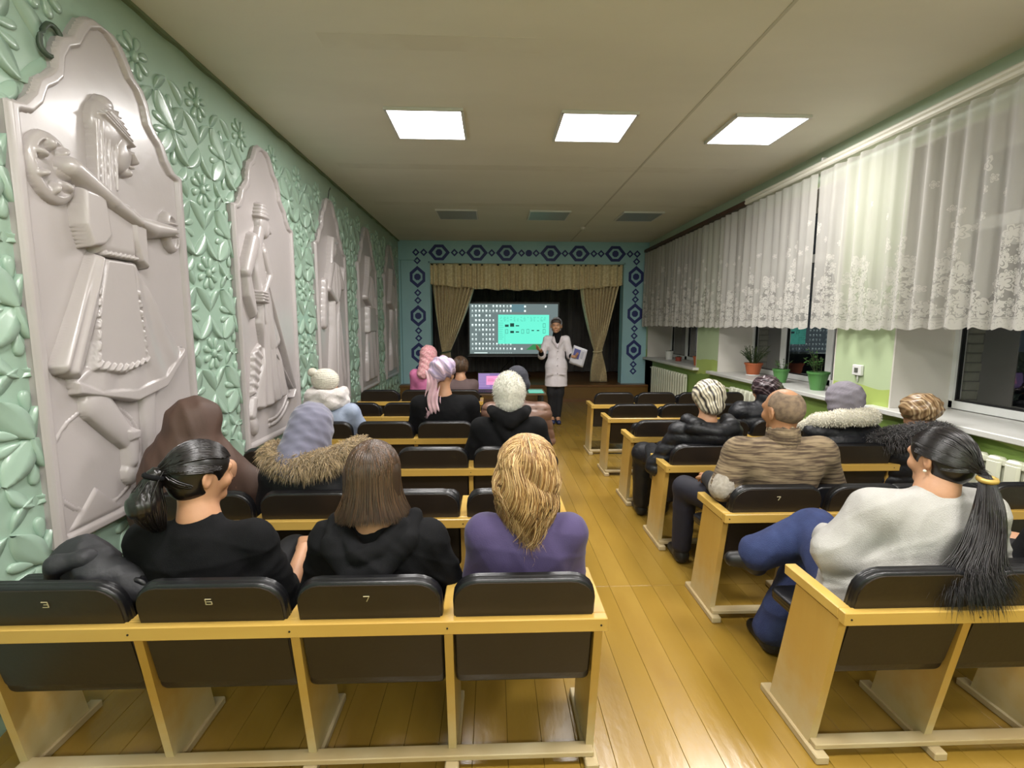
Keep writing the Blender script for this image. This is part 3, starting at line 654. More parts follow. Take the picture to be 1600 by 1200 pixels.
# curtain rails
t = thing('curtain_cornice', (3.03, 0, 2.98), 'white ribbed curtain cornice above the nearer windows', 'curtain rail')
b = MB(); y1 = 5.98
prof = [(.10, .0), (.0, .0), (-.012, .012), (-.012, .028), (-.002, .036), (-.012, .046), (-.012, .062), (.0, .075), (.10, .075)]
b.prism([(p[0], p[1]) for p in prof], YF + .05, y1, 'y'); b.build('cornice_profile', mat('cornice_white', '#d6d3c6', .45), t)
for yy in (0.5, 2.6, 4.6): MB().box(.0, .1, yy, yy + .02, .075, .10).build('bracket', mWHITE, t)
t = thing('curtain_rod_brown', (3.03, 0, 2.98), 'dark brown wooden curtain rail above the windows nearest the stage', 'curtain rail')
t.name = 'curtain_rail'
MB().box(-.01, .10, y1 + .01, YB - .02, .0, .055, c=.006).build('rail_board', mat('brown_rail_wood', '#4a2d22', .45, '#3f261c', 5), t)
for yy in (6.8, 9.0): MB().box(.02, .1, yy, yy + .02, .055, .075).build('bracket', mBLACK, t)
# lace
def lacemat():
    m = bpy.data.materials.new('white_lace'); m.use_nodes = True; nt = m.node_tree; N = nt.nodes; L = nt.links
    N.remove(N['Principled BSDF']); out = N['Material Output']
    def math_(op, a, b=None, c=None):
        n = N.new('ShaderNodeMath'); n.operation = op; n.use_clamp = False
        for i, v in enumerate((a, b, c)):
            if v is None: continue
            if isinstance(v, (int, float)): n.inputs[i].default_value = v
            else: L.new(v, n.inputs[i])
        return n.outputs[0]
    uv = N.new('ShaderNodeUVMap'); uv.uv_map = 'cloth'; s = N.new('ShaderNodeSeparateXYZ'); L.new(uv.outputs[0], s.inputs[0]); U, Vv = s.outputs[0], s.outputs[1]
    def flowers(scale, petals, size, seed):
        mp = N.new('ShaderNodeMapping'); mp.inputs['Scale'].default_value = (scale, scale, 0); mp.inputs['Location'].default_value = (seed, seed * .7, 0); L.new(uv.outputs[0], mp.inputs[0])
        vo = N.new('ShaderNodeTexVoronoi'); vo.voronoi_dimensions = '2D'; vo.inputs['Scale'].default_value = 1; vo.inputs['Randomness'].default_value = .6; L.new(mp.outputs[0], vo.inputs['Vector'])
        su = N.new('ShaderNodeVectorMath'); su.operation = 'SUBTRACT'; L.new(mp.outputs[0], su.inputs[0]); L.new(vo.outputs['Position'], su.inputs[1])
        se = N.new('ShaderNodeSeparateXYZ'); L.new(su.outputs[0], se.inputs[0])
        ang = math_('ARCTAN2', se.outputs[1], se.outputs[0]); pet = math_('ABSOLUTE', math_('COSINE', math_('MULTIPLY', ang, petals / 2)))
        rad = math_('MULTIPLY_ADD', pet, size * .5, size * .45)
        inside = math_('LESS_THAN', vo.outputs['Distance'], rad)
        hole = math_('LESS_THAN', math_('ABSOLUTE', math_('SUBTRACT', vo.outputs['Distance'], math_('MULTIPLY', rad, .62))), .035)
        sp = N.new('ShaderNodeSeparateXYZ'); L.new(vo.outputs['Position'], sp.inputs[0])
        cu = math_('DIVIDE', math_('SUBTRACT', sp.outputs[0], seed), scale); cv = math_('DIVIDE', math_('SUBTRACT', sp.outputs[1], seed * .7), scale)
        wv = math_('MULTIPLY_ADD', math_('SINE', math_('MULTIPLY', cu, 11.5)), .22, .42); wv = math_('ADD', wv, math_('MULTIPLY', math_('SINE', math_('MULTIPLY', cu, 31.0)), .07))
        nz = N.new('ShaderNodeTexWhiteNoise'); nz.noise_dimensions = '2D'; L.new(vo.outputs['Position'], nz.inputs['Vector'])
        stray = math_('MULTIPLY', math_('GREATER_THAN', nz.outputs['Value'], .93), math_('LESS_THAN', cv, 1.0))
        inz = math_('MAXIMUM', math_('LESS_THAN', cv, wv), stray)
        return math_('MULTIPLY', inz, math_('MULTIPLY', inside, math_('SUBTRACT', 1, math_('MULTIPLY', hole, .6))))
    f1 = flowers(8.0, 5, .56, 3.1); f2 = flowers(17, 5, .52, 8.3); fl = math_('MAXIMUM', f1, f2)
    # columns of flowers that climb from a dense border
    w = math_('MULTIPLY_ADD', math_('SINE', math_('MULTIPLY', U, 11.5)), .20, .44)
    w = math_('ADD', w, math_('MULTIPLY', math_('SINE', math_('MULTIPLY', U, 31.0)), .07))
    zone = math_('LESS_THAN', Vv, w)                       # dense net with flowers
    nz = N.new('ShaderNodeTexNoise'); nz.inputs['Scale'].default_value = 3.1; L.new(uv.outputs[0], nz.inputs[0])
    sprig = math_('MULTIPLY', math_('GREATER_THAN', nz.outputs['Fac'], .63), math_('LESS_THAN', Vv, .95))
    zone2 = math_('MAXIMUM', zone, sprig)
    hem = math_('LESS_THAN', Vv, .06); rows = math_('GREATER_THAN', math_('SINE', math_('MULTIPLY', Vv, 330)), -.3)
    zlow = math_('LESS_THAN', Vv, math_('MULTIPLY', w, .85))
    al = math_('MAXIMUM', math_('SUBTRACT', .68, math_('MULTIPLY', zlow, .20)), math_('MULTIPLY', fl, .97))
    al = math_('MAXIMUM', al, math_('MULTIPLY', hem, math_('MULTIPLY_ADD', rows, .2, .68)))
    d = N.new('ShaderNodeBsdfDiffuse'); d.inputs[0].default_value = hexc('#c9c6bf'); tr = N.new('ShaderNodeBsdfTranslucent'); tr.inputs[0].default_value = hexc('#c9c6bf')
    m1 = N.new('ShaderNodeMixShader'); m1.inputs[0].default_value = .3; L.new(d.outputs[0], m1.inputs[1]); L.new(tr.outputs[0], m1.inputs[2])
    tp = N.new('ShaderNodeBsdfTransparent'); m2 = N.new('ShaderNodeMixShader'); L.new(al, m2.inputs[0]); L.new(tp.outputs[0], m2.inputs[1]); L.new(m1.outputs[0], m2.inputs[2]); L.new(m2.outputs[0], out.inputs[0])
    return m
mLACE = lacemat()
def lace(y0, y1, seed, lab):
    t = thing('lace_curtain', (3.03, y0, 1.535), lab, 'lace curtain', 'lace curtains along the window wall')
    W_ = y1 - y0; rng = random.Random(seed); ph = [rng.uniform(0, 6) for _ in range(6)]; Hh = 1.42
    nu = max(60, int(W_ * 95))
    def warp(u): return u * W_
    def fn(u, v):
        s = u * W_; full = .3 + .7 * v
        p = math.sin(s * 2 * math.pi / .155 + ph[0] + 1.4 * math.sin(s * 2.3 + ph[1]))
        x = -.022 * (.7 + .6 * v) * (abs(p) ** .7 * (1 if p > 0 else -1)) - .014 * full * math.sin(s * 2 * math.pi / .41 + ph[2] + .8 * v) - .008 * math.sin(s * 47 + ph[3])
        sc = .020 * abs(math.sin(s * math.pi * 1.35 / .11)) if v > .9 else 0
        z = Hh * (1 - v) - (sc if v > .99 else 0) + .008 * math.sin(s * 3 + ph[4]) * v
        return (x, s, z)
    grid('lace_sheet', fn, nu, 22, mLACE, t, uv=lambda u, v: (u * W_ * 1.35 + seed * 3.7, (1 - v) * Hh))
lace(7.12, 9.88, 1, 'white lace curtain nearest the stage, under the brown rail')
lace(4.66, 7.10, 2, 'white lace curtain in the middle, above the potted plants')
lace(1.6, 4.63, 3, 'white lace curtain nearest the camera, over the pale green pillar')
lace(-1.8, 1.58, 4, 'white lace curtain beside the camera')
# radiators
def radiator(y0, n, pitch, lab):
    t = thing('radiator', (XR - .01, y0, .16), lab, 'radiator', 'cast-iron radiators under the windows')
    b = MB(); H = .60; w = pitch * .40
    b.box(-.075, -.015, -w, w, .0, .045, c=.012); b.box(-.075, -.015, -w, w, H - .05, H, c=.014)
    b.box(-.078, -.05, -w, w, .03, H - .02, c=.012); b.box(-.04, -.012, -w, w, .03, H - .02, c=.012)
    b.box(-.06, -.03, -pitch / 2, pitch / 2, .02, .05); b.box(-.06, -.03, -pitch / 2, pitch / 2, H - .045, H - .015)
    me = b.mesh('radiator_section', mRADI)
    for i in range(n): link('radiator_section', me, t, (0, pitch * (i + .5), 0))
    for k in (0, 1): MB().cyl((-.045, pitch * n + .0, .035 + k * (H - .07)), (-.045, pitch * n + .12, .035 + k * (H - .07)), .012, n=8).build('pipe', mRADI, t)
    MB().box(-.05, -.03, pitch * .5 - .01, pitch * .5 + .01, -.16, .01).build('foot', mRADI, t); MB().box(-.05, -.03, pitch * (n - .5) - .01, pitch * (n - .5) + .01, -.16, .01).build('foot', mRADI, t)
radiator(7.66, 15, .11, 'white cast-iron radiator nearest the stage')
radiator(4.75, 13, .11, 'white cast-iron radiator under the sill with potted plants, mostly hidden')
radiator(1.75, 11, .11, 'white cast-iron radiator nearest the camera, right of the ponytail')
# ------------------------------------------------------------------ benches of ganged seats
def rrect(w, h, r, n=5, rb=0.02):
    P = []
    for cx, cz, a0, rr in ((w / 2 - r, h - r, 0, r), (-w / 2 + r, h - r, 90, r), (-w / 2 + rb, rb, 180, rb), (w / 2 - rb, rb, 270, rb)):
        for i in range(n + 1):
            a = R_(a0 + 90 * i / n); P.append((cx + rr * math.cos(a), cz + rr * math.sin(a)))
    return P
def cushion(w, h, r, d, mb=None):
    """upholstered board: rim with piping ridges, slightly domed front (+y) and a flat rear face inset"""
    P = rrect(w, h, r); n = len(P); V = []; F = []; cx, cz = 0, h / 2
    steps = [(-.012, 0.0), (-.004, .004), (0, .011), (-.003, .016), (0, .021), (0, .026), (-.003, .031), (0, .036), (-.004, d - .008), (-.014, d - .001), (-.05, d + .008), (-.12, d + .014)]
    for g, y in steps:
        for (x, z) in P:
            L = math.hypot(x - cx, z - cz); f = (L + g) / L; V.append((x * f, y, cz + (z - cz) * f))
    m = len(steps)
    for k in range(m - 1):
        for i in range(n): F.append((k * n + i, k * n + (i + 1) % n, (k + 1) * n + (i + 1) % n, (k + 1) * n + i))
    F.append(tuple(range(n - 1, -1, -1))); F.append(tuple(range((m - 1) * n, m * n)))
    b = MB(); b.sm = True; b.add(V, F); return b
BACKM = {}; SEG = {}
SEG['7'] = [[(-.5, 1), (.5, 1), (.0, 0)]]
SEG['6'] = [[(.5, 1), (-.5, 1), (-.5, 0), (.5, 0), (.5, .5), (-.5, .5)]]
SEG['5'] = [[(.5, 1), (-.5, 1), (-.5, .5), (.5, .5), (.5, 0), (-.5, 0)]]
SEG['8'] = [[(-.5, 0), (.5, 0), (.5, 1), (-.5, 1), (-.5, 0)], [(-.5, .5), (.5, .5)]]
SEG['3'] = [[(-.5, 1), (.5, 1), (.5, .5), (-.2, .5)], [(.5, .5), (.5, 0), (-.5, 0)]]
m_num = mat('pale_number_paint', '#a89d7a', .6)
def digit(ch, w=.018, h=.014):
    b = MB()
    for st in SEG[ch]:
        for i in range(len(st) - 1):
            (xa, za), (xb, zb) = st[i], st[i + 1]; xa *= w; xb *= w; za = (za - .5) * h * 1.4; zb = (zb - .5) * h * 1.4
            b.tube([(xa, 0, za), (xb, 0, zb)], .0018, 4)
    return b.mesh('seat_number', m_num)
LEAN = .235
def bench(y0, bounds, label, group, occ=(), nums={}, side=1, arm_end='left'):
    """bounds: x positions of the uprights; rail near face at y0"""
    xa, xb = bounds[0], bounds[-1]; t = thing('theater_bench', (xa, y0, 0), label, 'bench', group)
    MB().box(-.022, xb - xa + .022, 0, .034, .574, .62, c=.003).build('rail', mRAIL, t)
    MB().box(-.01, xb - xa + .01, .10, .15, .031, .052, c=.003).build('foot_rail', mRAW, t)
    rl = t.children[0]
    for x in bounds:
        X = x - xa
        MB().cyl((X, .001, .597), (X, -.0015, .597), .0035, n=6).build('screw', mBLACK, rl)
        b = MB(); b.prism([(.034, .574), (.27, .574), (.385, .031), (.135, .031)], X - .014, X + .014, 'x'); b.build('side_panel', mWOOD, t)
        MB().box(X - .022, X + .022, .034, .335, .580, .62, c=.003).build('armrest', mRAIL, t)
        MB().box(X - .024, X + .024, .07, .44, 0, .031, c=.004).build('skid', mRAW, t)
    for i in range(len(bounds) - 1):
        w = bounds[i + 1] - bounds[i] - .034; xc = (bounds[i] + bounds[i + 1]) / 2 - xa; k = round(w, 3)
        if k not in BACKM:
            bk = cushion(w, .432, .08, .045).mesh('backrest', mVINYL)
            P = rrect(w - .016, .385, .074); pn = MB().prism([(x, z + .039) for x, z in P], -.0035, .006, 'y').mesh('back_panel', mPANEL)
            stp = cushion(w - .01, .40, .05, .05).mesh('seat', mVINYL)
            BACKM[k] = (bk, pn, stp)
        bk, pn, stp = BACKM[k]; a = math.atan(LEAN)
        o = link('backrest', bk, t, (xc, .095, .335), (a, 0, 0)); link('back_panel', pn, o)
        if i in nums: link('seat_number', digit(nums[i]), o, (random.uniform(-.01, .01), -.006, .375))
        if i in occ: link('seat', stp, t, (xc, .115, .452), (R_(-93), 0, 0))
        else: link('seat', stp, t, (xc, .20, .315), (R_(10), 0, 0))
        MB().box(xc - .03, xc + .03, .155, .2, .38, .42, c=.004).build('seat_hinge', mBLACK, t)
    return t
GL = 'benches left of the aisle'; GR = 'benches right of the aisle'
def lb(n=4, xr=.343, p=.49): return [xr - p * (n - i) for i in range(n + 1)]
bench(1.445, lb(), 'long black and plywood seat row in the left foreground, with seat numbers on its backs', GL, (1, 2, 3), {0: '3', 1: '6', 2: '7'})
bench(2.26, lb(), 'second seat row from the camera left of the aisle, behind the three women', GL, (0, 1))
bench(3.08, lb(), 'third seat row left of the aisle, white-hatted person at its aisle end', GL, (3,))
bench(3.93, lb(), 'fourth seat row from the camera left of the aisle, three people apart in it', GL, (0, 2, 3))
bench(4.90, lb(), 'empty seat row left of the aisle, fifth from the camera', GL, ())
bench(5.87, lb(3, -.147), 'short seat row left of the aisle, nearest the stage', GL, (2,))
bench(1.445, [1.165, 1.60, 2.035, 2.47], 'seat row in the right foreground with the ponytailed woman in it', GR, (0, 2))
bench(2.275, [1.165, 1.655, 2.07, 2.485, 2.90], 'second seat row right of the aisle, with the man in the brown sweater', GR, (0,), {0: '7'})
bench(3.105, [1.165, 1.68, 2.205, 2.70, 3.02], 'third seat row right of the aisle, with the fur-collared people', GR, (0, 2, 3))
bench(3.935, [1.165, 1.67, 2.16, 2.65, 2.98], 'fourth seat row right of the aisle, with the shiny dark headscarf', GR, (2,))
bench(4.765, [1.165, 1.67, 2.16, 2.65, 2.98], 'empty seat row right of the aisle, second from the stage', GR, ())
bench(5.595, [1.165, 1.67, 2.16, 2.65, 2.98], 'empty seat row right of the aisle, nearest the stage', GR, (0,))
# ------------------------------------------------------------------ projection screen on its tripod
t = thing('projection_screen', (.46, 11.0, .345), 'lit projection screen on a tripod showing a computer desktop with many icons', 'projection screen')
sx0, sx1, sz0, sz1 = -.985, .985, .548, 1.655
MB().box(sx0 - .03, sx1 + .03, -.004, .004, sz0 - .045, sz1 + .04).build('screen_border', mBLACK, t)
m_desk = emis('screen_desktop', '#7a8a8a', .66); m_ic = emis('screen_icon', '#e6fbf6', 1.0); m_win = emis('screen_window', '#66e0c4', .95); m_dk = emis('screen_dark', '#27594f', .5)
m_line2 = emis('screen_text', '#3fa891', .7); m_gr = emis('screen_green', '#3f9a5c', .6); m_blu = emis('screen_haze', '#6f959e', .62)
b = MB(); b.box(sx0, sx1, -.0055, -.004, sz0, sz1); scr = b.build('screen_image', m_desk, t)
def sq(b, u0, u1, v0, v1, d): b.box(sx0 + u0 * (sx1 - sx0), sx0 + u1 * (sx1 - sx0), -.0055 - d, -.0055, sz1 - v1 * (sz1 - sz0), sz1 - v0 * (sz1 - sz0))
b = MB(); rg = random.Random(5)
for r in range(10):
    for c in range(12):
        if r in (2, 3, 4, 5, 6, 7) and c > 6: continue
        if r == 2 and c > 5: continue
        if (r, c) in ((0, 5), (2, 3), (6, 2), (3, 0), (5, 0), (7, 2)): continue
        u = .032 + c * .0393; v = .038 + r * .0945; s = rg.choice((.0085, .0095, .0075, .006))
        sq(b, u - s, u + s, v - s * 1.6, v + s * 1.7, .001)
        sq(b, u - .010, u + .010, v + .024, v + .029, .001)
for u, v in ((.625, .05), (.86, .05), (.625, .14), (.51, .9), (.59, .9)): sq(b, u - .010, u + .010, v - .018, v + .018, .001)
sq(b, .05, .20, .975, .988, .001)
for i in range(13): sq(b, .23 + i * .02, .236 + i * .02, .978, .986, .001)
b.build('desktop_icons', m_ic, scr)['kind'] = 'stuff'
b = MB(); sq(b, .47, .62, .01, .16, .0005); b.build('wallpaper_light', m_blu, scr)
b = MB(); b.prism([(sx0 + .64 * 1.97, sz0 + .09), (sx0 + .72 * 1.97, sz0 + .21), (sx0 + .80 * 1.97, sz0 + .21), (sx0 + .90 * 1.97, sz0 + .09)], -.0065, -.0055, 'y'); b.build('wallpaper_hill', m_gr, scr)
b = MB(); sq(b, .322, .90, .215, .80, .002); win = b.build('desktop_window', m_win, scr)
b = MB()
for (u, v, w, h) in ((.42, .435, .021, .045), (.48, .42, .023, .07), (.54, .435, .019, .022), (.48, .56, .021, .045), (.54, .56, .018, .024), (.715, .53, .014, .02), (.775, .53, .014, .02)): sq(b, u - w, u + w, v - h / 2, v + h / 2, .0035)
for (u, v) in ((.42, .55), (.60, .55), (.66, .545), (.845, .43), (.845, .545)):
    for a, c_, e, f in ((-.014, .014, -.042, -.036), (-.014, .014, .036, .042), (-.014, -.011, -.042, .042), (.011, .014, -.042, .042)): sq(b, u + a, u + c_, v + e, v + f, .0035)
b.build('window_pictures', m_dk, win)
b = MB()
for i, v in enumerate((.265, .29, .315, .335)):
    for k in range(14):
        if rg.random() < .75: u = .34 + k * .038 + rg.random() * .01; sq(b, u, u + .012 + rg.random() * .015, v, v + .006, .0035)
for i in range(9): sq(b, .33, .365 + rg.random() * .02, .38 + i * .04, .386 + i * .04, .0035)
sq(b, .398, .400, .5, .78, .0035)
b.build('window_text', m_line2, win)
b = MB(); b.cyl((0, .02, .45), (0, .02, 1.75), .014, n=8); b.build('tripod_pole', mBLACK, t)
b = MB(); b.cyl((sx0 - .05, .02, sz0 - .06), (sx1 + .05, .02, sz0 - .06), .028, n=10); b.build('screen_case', mBLACK, t)
for a in (-90, 30, 150): MB().cyl((0, .02, .50), (.46 * math.cos(R_(a)), .02 + .46 * math.sin(R_(a)), .008), .010, n=6).build('tripod_leg', mBLACK, t)
# ------------------------------------------------------------------ presenter's table, laptop, projector
t = thing('small_table', (.26, 6.55, 0), 'small dark table before the front row, holding the laptop and projector', 'table')
m_tt = mat('table_laminate', '#5b4936', .4, '#503f2e', 4, stretch=(.2, 1, 1))
MB().box(-.50, .43, -.25, .25, .63, .655, c=.004).build('tabletop', m_tt, t)
for x in (-.44, .38):
    for y in (-.21, .21): MB().box(x - .018, x + .018, y - .018, y + .018, 0, .63, c=.003).build('leg', mBLACK, t)
t = thing('laptop', (-.03, 6.50, .655), 'open laptop with a purple desktop and pink window on its screen', 'laptop')
MB().box(-.18, .18, -.20, .04, 0, .018, c=.003).build('keyboard_base', mBLACK, t)
b = MB()
for r in range(4):
    for c in range(11): b.box(-.155 + c * .0285, -.131 + c * .0285, -.16 + r * .032, -.136 + r * .032, .018, .0205)
k_ = b.build('keys', mat('laptop_keys', '#26262a', .5), t); k_['kind'] = 'stuff'
lid = MB().box(-.18, .18, 0, .008, 0, .235, c=.002).build('lid', mBLACK, t, (0, .045, .015), (R_(-12), 0, 0))
si = MB().box(-.172, .172, -.001, .0, .012, .226).build('display', emis('laptop_desktop', '#8a6fae', .75), lid)
b = MB()
for r in range(9):
    for c in range(9): b.box(-.16 + c * .016, -.153 + c * .016, -.0018, -.001, .205 - r * .02, .212 - r * .02)
b.build('laptop_icons', emis('laptop_icon', '#c9b4e0', .9), si)['kind'] = 'stuff'
wv = MB().box(-.065, .15, -.0022, -.001, .07, .19).build('laptop_window', emis('laptop_window', '#f08fc0', .95), si)
b = MB()
for i in range(4): b.box(-.05, .03 + .02 * i, -.003, -.0022, .15 - i * .012, .153 - i * .012)
b.build('laptop_text', emis('laptop_text', '#7a3350', .6), wv)
t = thing('projector', (.36, 6.52, .655), 'small projector with a pale lit top beside the laptop', 'projector')
MB().box(-.085, .085, -.1, .1, .012, .085, c=.008).build('projector_body', mat('projector_grey', '#c4d4d2', .4), t)
MB().cyl((.03, .1, .05), (.03, .125, .05), .028, n=14).build('lens', mBLACK, t)
for x in (-.06, .06): MB().cyl((x, -.07, 0), (x, -.07, .013), .01, n=8).build('foot', mBLACK, t)
b = MB()
for i in range(5): b.box(-.055 + i * .016, -.047 + i * .016, -.103, -.1, .03, .065)
b.build('vent', mBLACK, t)
t = thing('folder', (.56, 6.45, .657), 'teal plastic folder lying at the right end of the small table', 'folder')
MB().box(-.10, .10, -.14, .12, 0, .012, c=.002).build('cover', mat('teal_plastic', '#62c9b4', .35), t); MB().box(-.095, .095, -.135, .115, .012, .0145).build('paper_sheet', mat('teal_tinted_sheet', '#86dccb', .5), t)
# ------------------------------------------------------------------ pots on the sills
def pot(x, y, r0, r1, h, m, lab, plant, saucer=None, z=.90):
    t = thing('potted_plant', (x, y, z), lab, 'potted plant', 'potted plants on the sills')
    z0 = 0
    if saucer: b = MB(); b.sm = True; b.lathe([(0, 0), (r0 * 1.12, 0), (r0 * 1.22, .018), (r0 * 1.15, .018), (r0 * 1.05, .006), (0, .006)], n=22); b.build('saucer', saucer, t); z0 = .006
    b = MB(); b.lathe([(0, z0), (r0, z0), (r1 * .97, h - .022), (r1 * 1.05, h - .022), (r1 * 1.06, h), (r1 * .96, h), (r1 * .93, h - .02), (0, h - .02)], n=24); b.sm = True; b.build('pot', m, t)
    b = MB(); b.lathe([(0, h - .016), (r1 * .94, h - .02)], n=16); b.build('soil', mat('pot_soil', '#2b2118', .95), t)
    plant(t, h - .018, r1)
m_leafd = mat('dark_leaf', '#2e4a2a', .5, '#26401f', 20); m_leafg = mat('fresh_leaf', '#4b7a38', .5, '#3b652c', 20); m_stem = mat('plant_stem', '#4c5a34', .7)
def leafblade(b, p, d, L, w, droop=.3):
    p = Vector(p); d = Vector(d).normalized(); s = d.cross(Vector((0, 0, 1)))
    s = (s if s.length > .1 else Vector((1, 0, 0))).normalized(); V = []
    for i, u in enumerate((0, .35, .7, 1)):
        c = p + d * (L * u) - Vector((0, 0, droop * L * u * u)); ww = w * (0.15, 1, .75, .02)[i]
        V += [c - s * ww, c + s * ww + Vector((0, 0, .001))]
    b.add(V, [(0, 2, 3, 1), (2, 4, 5, 3), (4, 6, 7, 5)])
def bushy(seed, n, hh, spread, leaf, w, m, per=10):
    def f(t, z, r):
        rg = random.Random(seed); st = MB(); lv = MB()
        for i in range(n):
            a = rg.uniform(0, 6.283); q = rg.random() ** .5 * spread; top = Vector((q * math.cos(a), q * math.sin(a), z + hh * rg.uniform(.45, 1)))
            p0 = Vector((.3 * r * math.cos(a), .3 * r * math.sin(a), z)); mid = (p0 + top) / 2 + Vector((0, 0, hh * .12))
            st.tube([p0, mid, top], .0025, 4)
            for k in range(per):
                u = .25 + .75 * k / per; c = (p0 * (1 - u) ** 2 + mid * 2 * u * (1 - u) + top * u * u)
                b_ = rg.uniform(0, 6.283); leafblade(lv, c, (math.cos(b_), math.sin(b_), rg.uniform(-.1, .9)), leaf * rg.uniform(.7, 1.2), w * rg.uniform(.7, 1.2))
        st.build('stems', m_stem, t); lv.build('foliage', m, t)
    return f
def flat_cover(seed, m):
    def f(t, z, r): bushy(seed, 14, .035, r * .9, .03, .009, m, 4)(t, z, r)
    return f
m_terra = mat('terracotta_plastic', '#b0603a', .5); m_gp = mat('green_plastic_pot', '#4d8044', .4); m_redp = mat('red_brown_pot', '#8f3a2c', .45); m_wp = mat('white_pot', '#d6d6d0', .4)
pot(3.36, 6.18, .072, .105, .165, m_terra, 'orange plastic pot with a bushy small-leaved plant', bushy(3, 46, .25, .20, .03, .008, m_leafd, 12), mWHITE)
pot(3.27, 5.42, .055, .085, .155, m_gp, 'smaller green pot with low trailing leaves', bushy(5, 9, .14, .12, .035, .012, m_leafg, 6))
pot(3.27, 4.78, .062, .098, .185, m_gp, 'larger green pot with upright sprigs on the sill', bushy(9, 10, .26, .15, .04, .013, m_leafg, 7))
pot(3.34, 9.17, .062, .075, .155, m_wp, 'round white pot near the stage end of the sill', flat_cover(4, m_leafd))
pot(3.34, 8.70, .045, .055, .075, m_redp, 'small red flowerpot on a saucer on the far sill', flat_cover(6, m_leafd), m_redp)
pot(3.28, 7.72, .055, .075, .15, m_terra, 'brown-orange flowerpot at the near end of the far sill', flat_cover(8, m_leafd))
# ------------------------------------------------------------------ sculpting: signed distance field + surface nets
class Sdf:
    def __init__(s, vox, k=.03): s.v = vox; s.k = k; s.P = []; s.disp = None
    def cap(s, a, b, ra, rb=None, k=None, sub=False, fx=1.0, fy=1.0):
        rb = ra if rb is None else rb; s.P.append(('c', np.array(a, float), np.array(b, float), ra, rb, s.k if k is None else k, sub, fx, fy)); return s
    def ell(s, c, r, M=None, k=None, sub=False):
        s.P.append(('e', np.array(c, float), np.array(r, float), M, 0, s.k if k is None else k, sub, 1, 1)); return s
    def chain(s, pts, rs, k=None, **kw):
        for i in range(len(pts) - 1): s.cap(pts[i], pts[i + 1], rs[i], rs[i + 1], k, **kw)
        return s
    def bounds(s, p):
        if p[0] == 'c':
            r = max(p[3], p[4]); R3 = np.array([r / 1 * max(1, p[7]), r * max(1, p[8]), r]); return np.minimum(p[1], p[2]) - R3, np.maximum(p[1], p[2]) + R3
        r = p[2] if p[3] is None else np.full(3, p[2].max()); return p[1] - r, p[1] + r
    def build(s, lo=None, hi=None, cut=None):
        v = s.v; B = [s.bounds(p) for p in s.P if not p[6]]
        L = np.min([b[0] for b in B], 0) - 3 * v; Hh = np.max([b[1] for b in B], 0) + 3 * v
        if lo is not None: L = np.maximum(L, lo)
        n = np.ceil((Hh - L) / v).astype(int) + 1; D = np.full(n, 1.0, np.float32)
        ax = [(L[i] + np.arange(n[i]) * v).astype(np.float32) for i in range(3)]
        for p in s.P:
            a, b = s.bounds(p); m = p[5] + 2.5 * v; i0 = np.maximum(((a - m - L) / v).astype(int), 0); i1 = np.minimum(np.ceil((b + m - L) / v).astype(int) + 1, n)
            if (i1 <= i0).any(): continue
            X, Y, Z = ax[0][i0[0]:i1[0], None, None], ax[1][None, i0[1]:i1[1], None], ax[2][None, None, i0[2]:i1[2]]
            if p[0] == 'c':
                A, Bq, ra, rb, fx, fy = p[1], p[2], p[3], p[4], p[7], p[8]; dv = (Bq - A) / np.array([fx, fy, 1]); L2 = (dv ** 2).sum() + 1e-9
                x, y, z = (X - A[0]) / fx, (Y - A[1]) / fy, Z - A[2]
                t = np.clip((x * dv[0] + y * dv[1] + z * dv[2]) / L2, 0, 1)
                d = np.sqrt((x - t * dv[0]) ** 2 + (y - t * dv[1]) ** 2 + (z - t * dv[2]) ** 2) - (ra + (rb - ra) * t)
                d = d * min(1, fx, fy) if min(fx, fy) < 1 else d
            else:
                x, y, z = X - p[1][0], Y - p[1][1], Z - p[1][2]; r = p[2]
                if p[3] is not None:
                    Mx = p[3]; x, y, z = Mx[0][0] * x + Mx[1][0] * y + Mx[2][0] * z, Mx[0][1] * x + Mx[1][1] * y + Mx[2][1] * z, Mx[0][2] * x + Mx[1][2] * y + Mx[2][2] * z
                q = np.sqrt((x / r[0]) ** 2 + (y / r[1]) ** 2 + (z / r[2]) ** 2); q2 = np.sqrt((x / r[0] ** 2) ** 2 + (y / r[1] ** 2) ** 2 + (z / r[2] ** 2) ** 2)
                d = q * (q - 1) / np.maximum(q2, 1e-6)
            C = D[i0[0]:i1[0], i0[1]:i1[1], i0[2]:i1[2]]; k = max(p[5], 1e-4)
            if p[6]:
                h = np.clip(.5 - .5 * (C + d) / k, 0, 1); R = C * (1 - h) - d * h + k * h * (1 - h)
            else:
                h = np.clip(.5 + .5 * (C - d) / k, 0, 1); R = C * (1 - h) + d * h - k * h * (1 - h)
            D[i0[0]:i1[0], i0[1]:i1[1], i0[2]:i1[2]] = R
        if s.disp is not None or cut is not None:
            near = np.abs(D) < .06; I = np.nonzero(near); x, y, z = ax[0][I[0]], ax[1][I[1]], ax[2][I[2]]
            if s.disp is not None: D[I] -= s.disp(x, y, z).astype(np.float32)
            if cut is not None:
                I = np.nonzero(D < .06); x, y, z = ax[0][I[0]], ax[1][I[1]], ax[2][I[2]]; D[I] = np.maximum(D[I], cut(x, y, z).astype(np.float32))
        return nets(D, L, v)
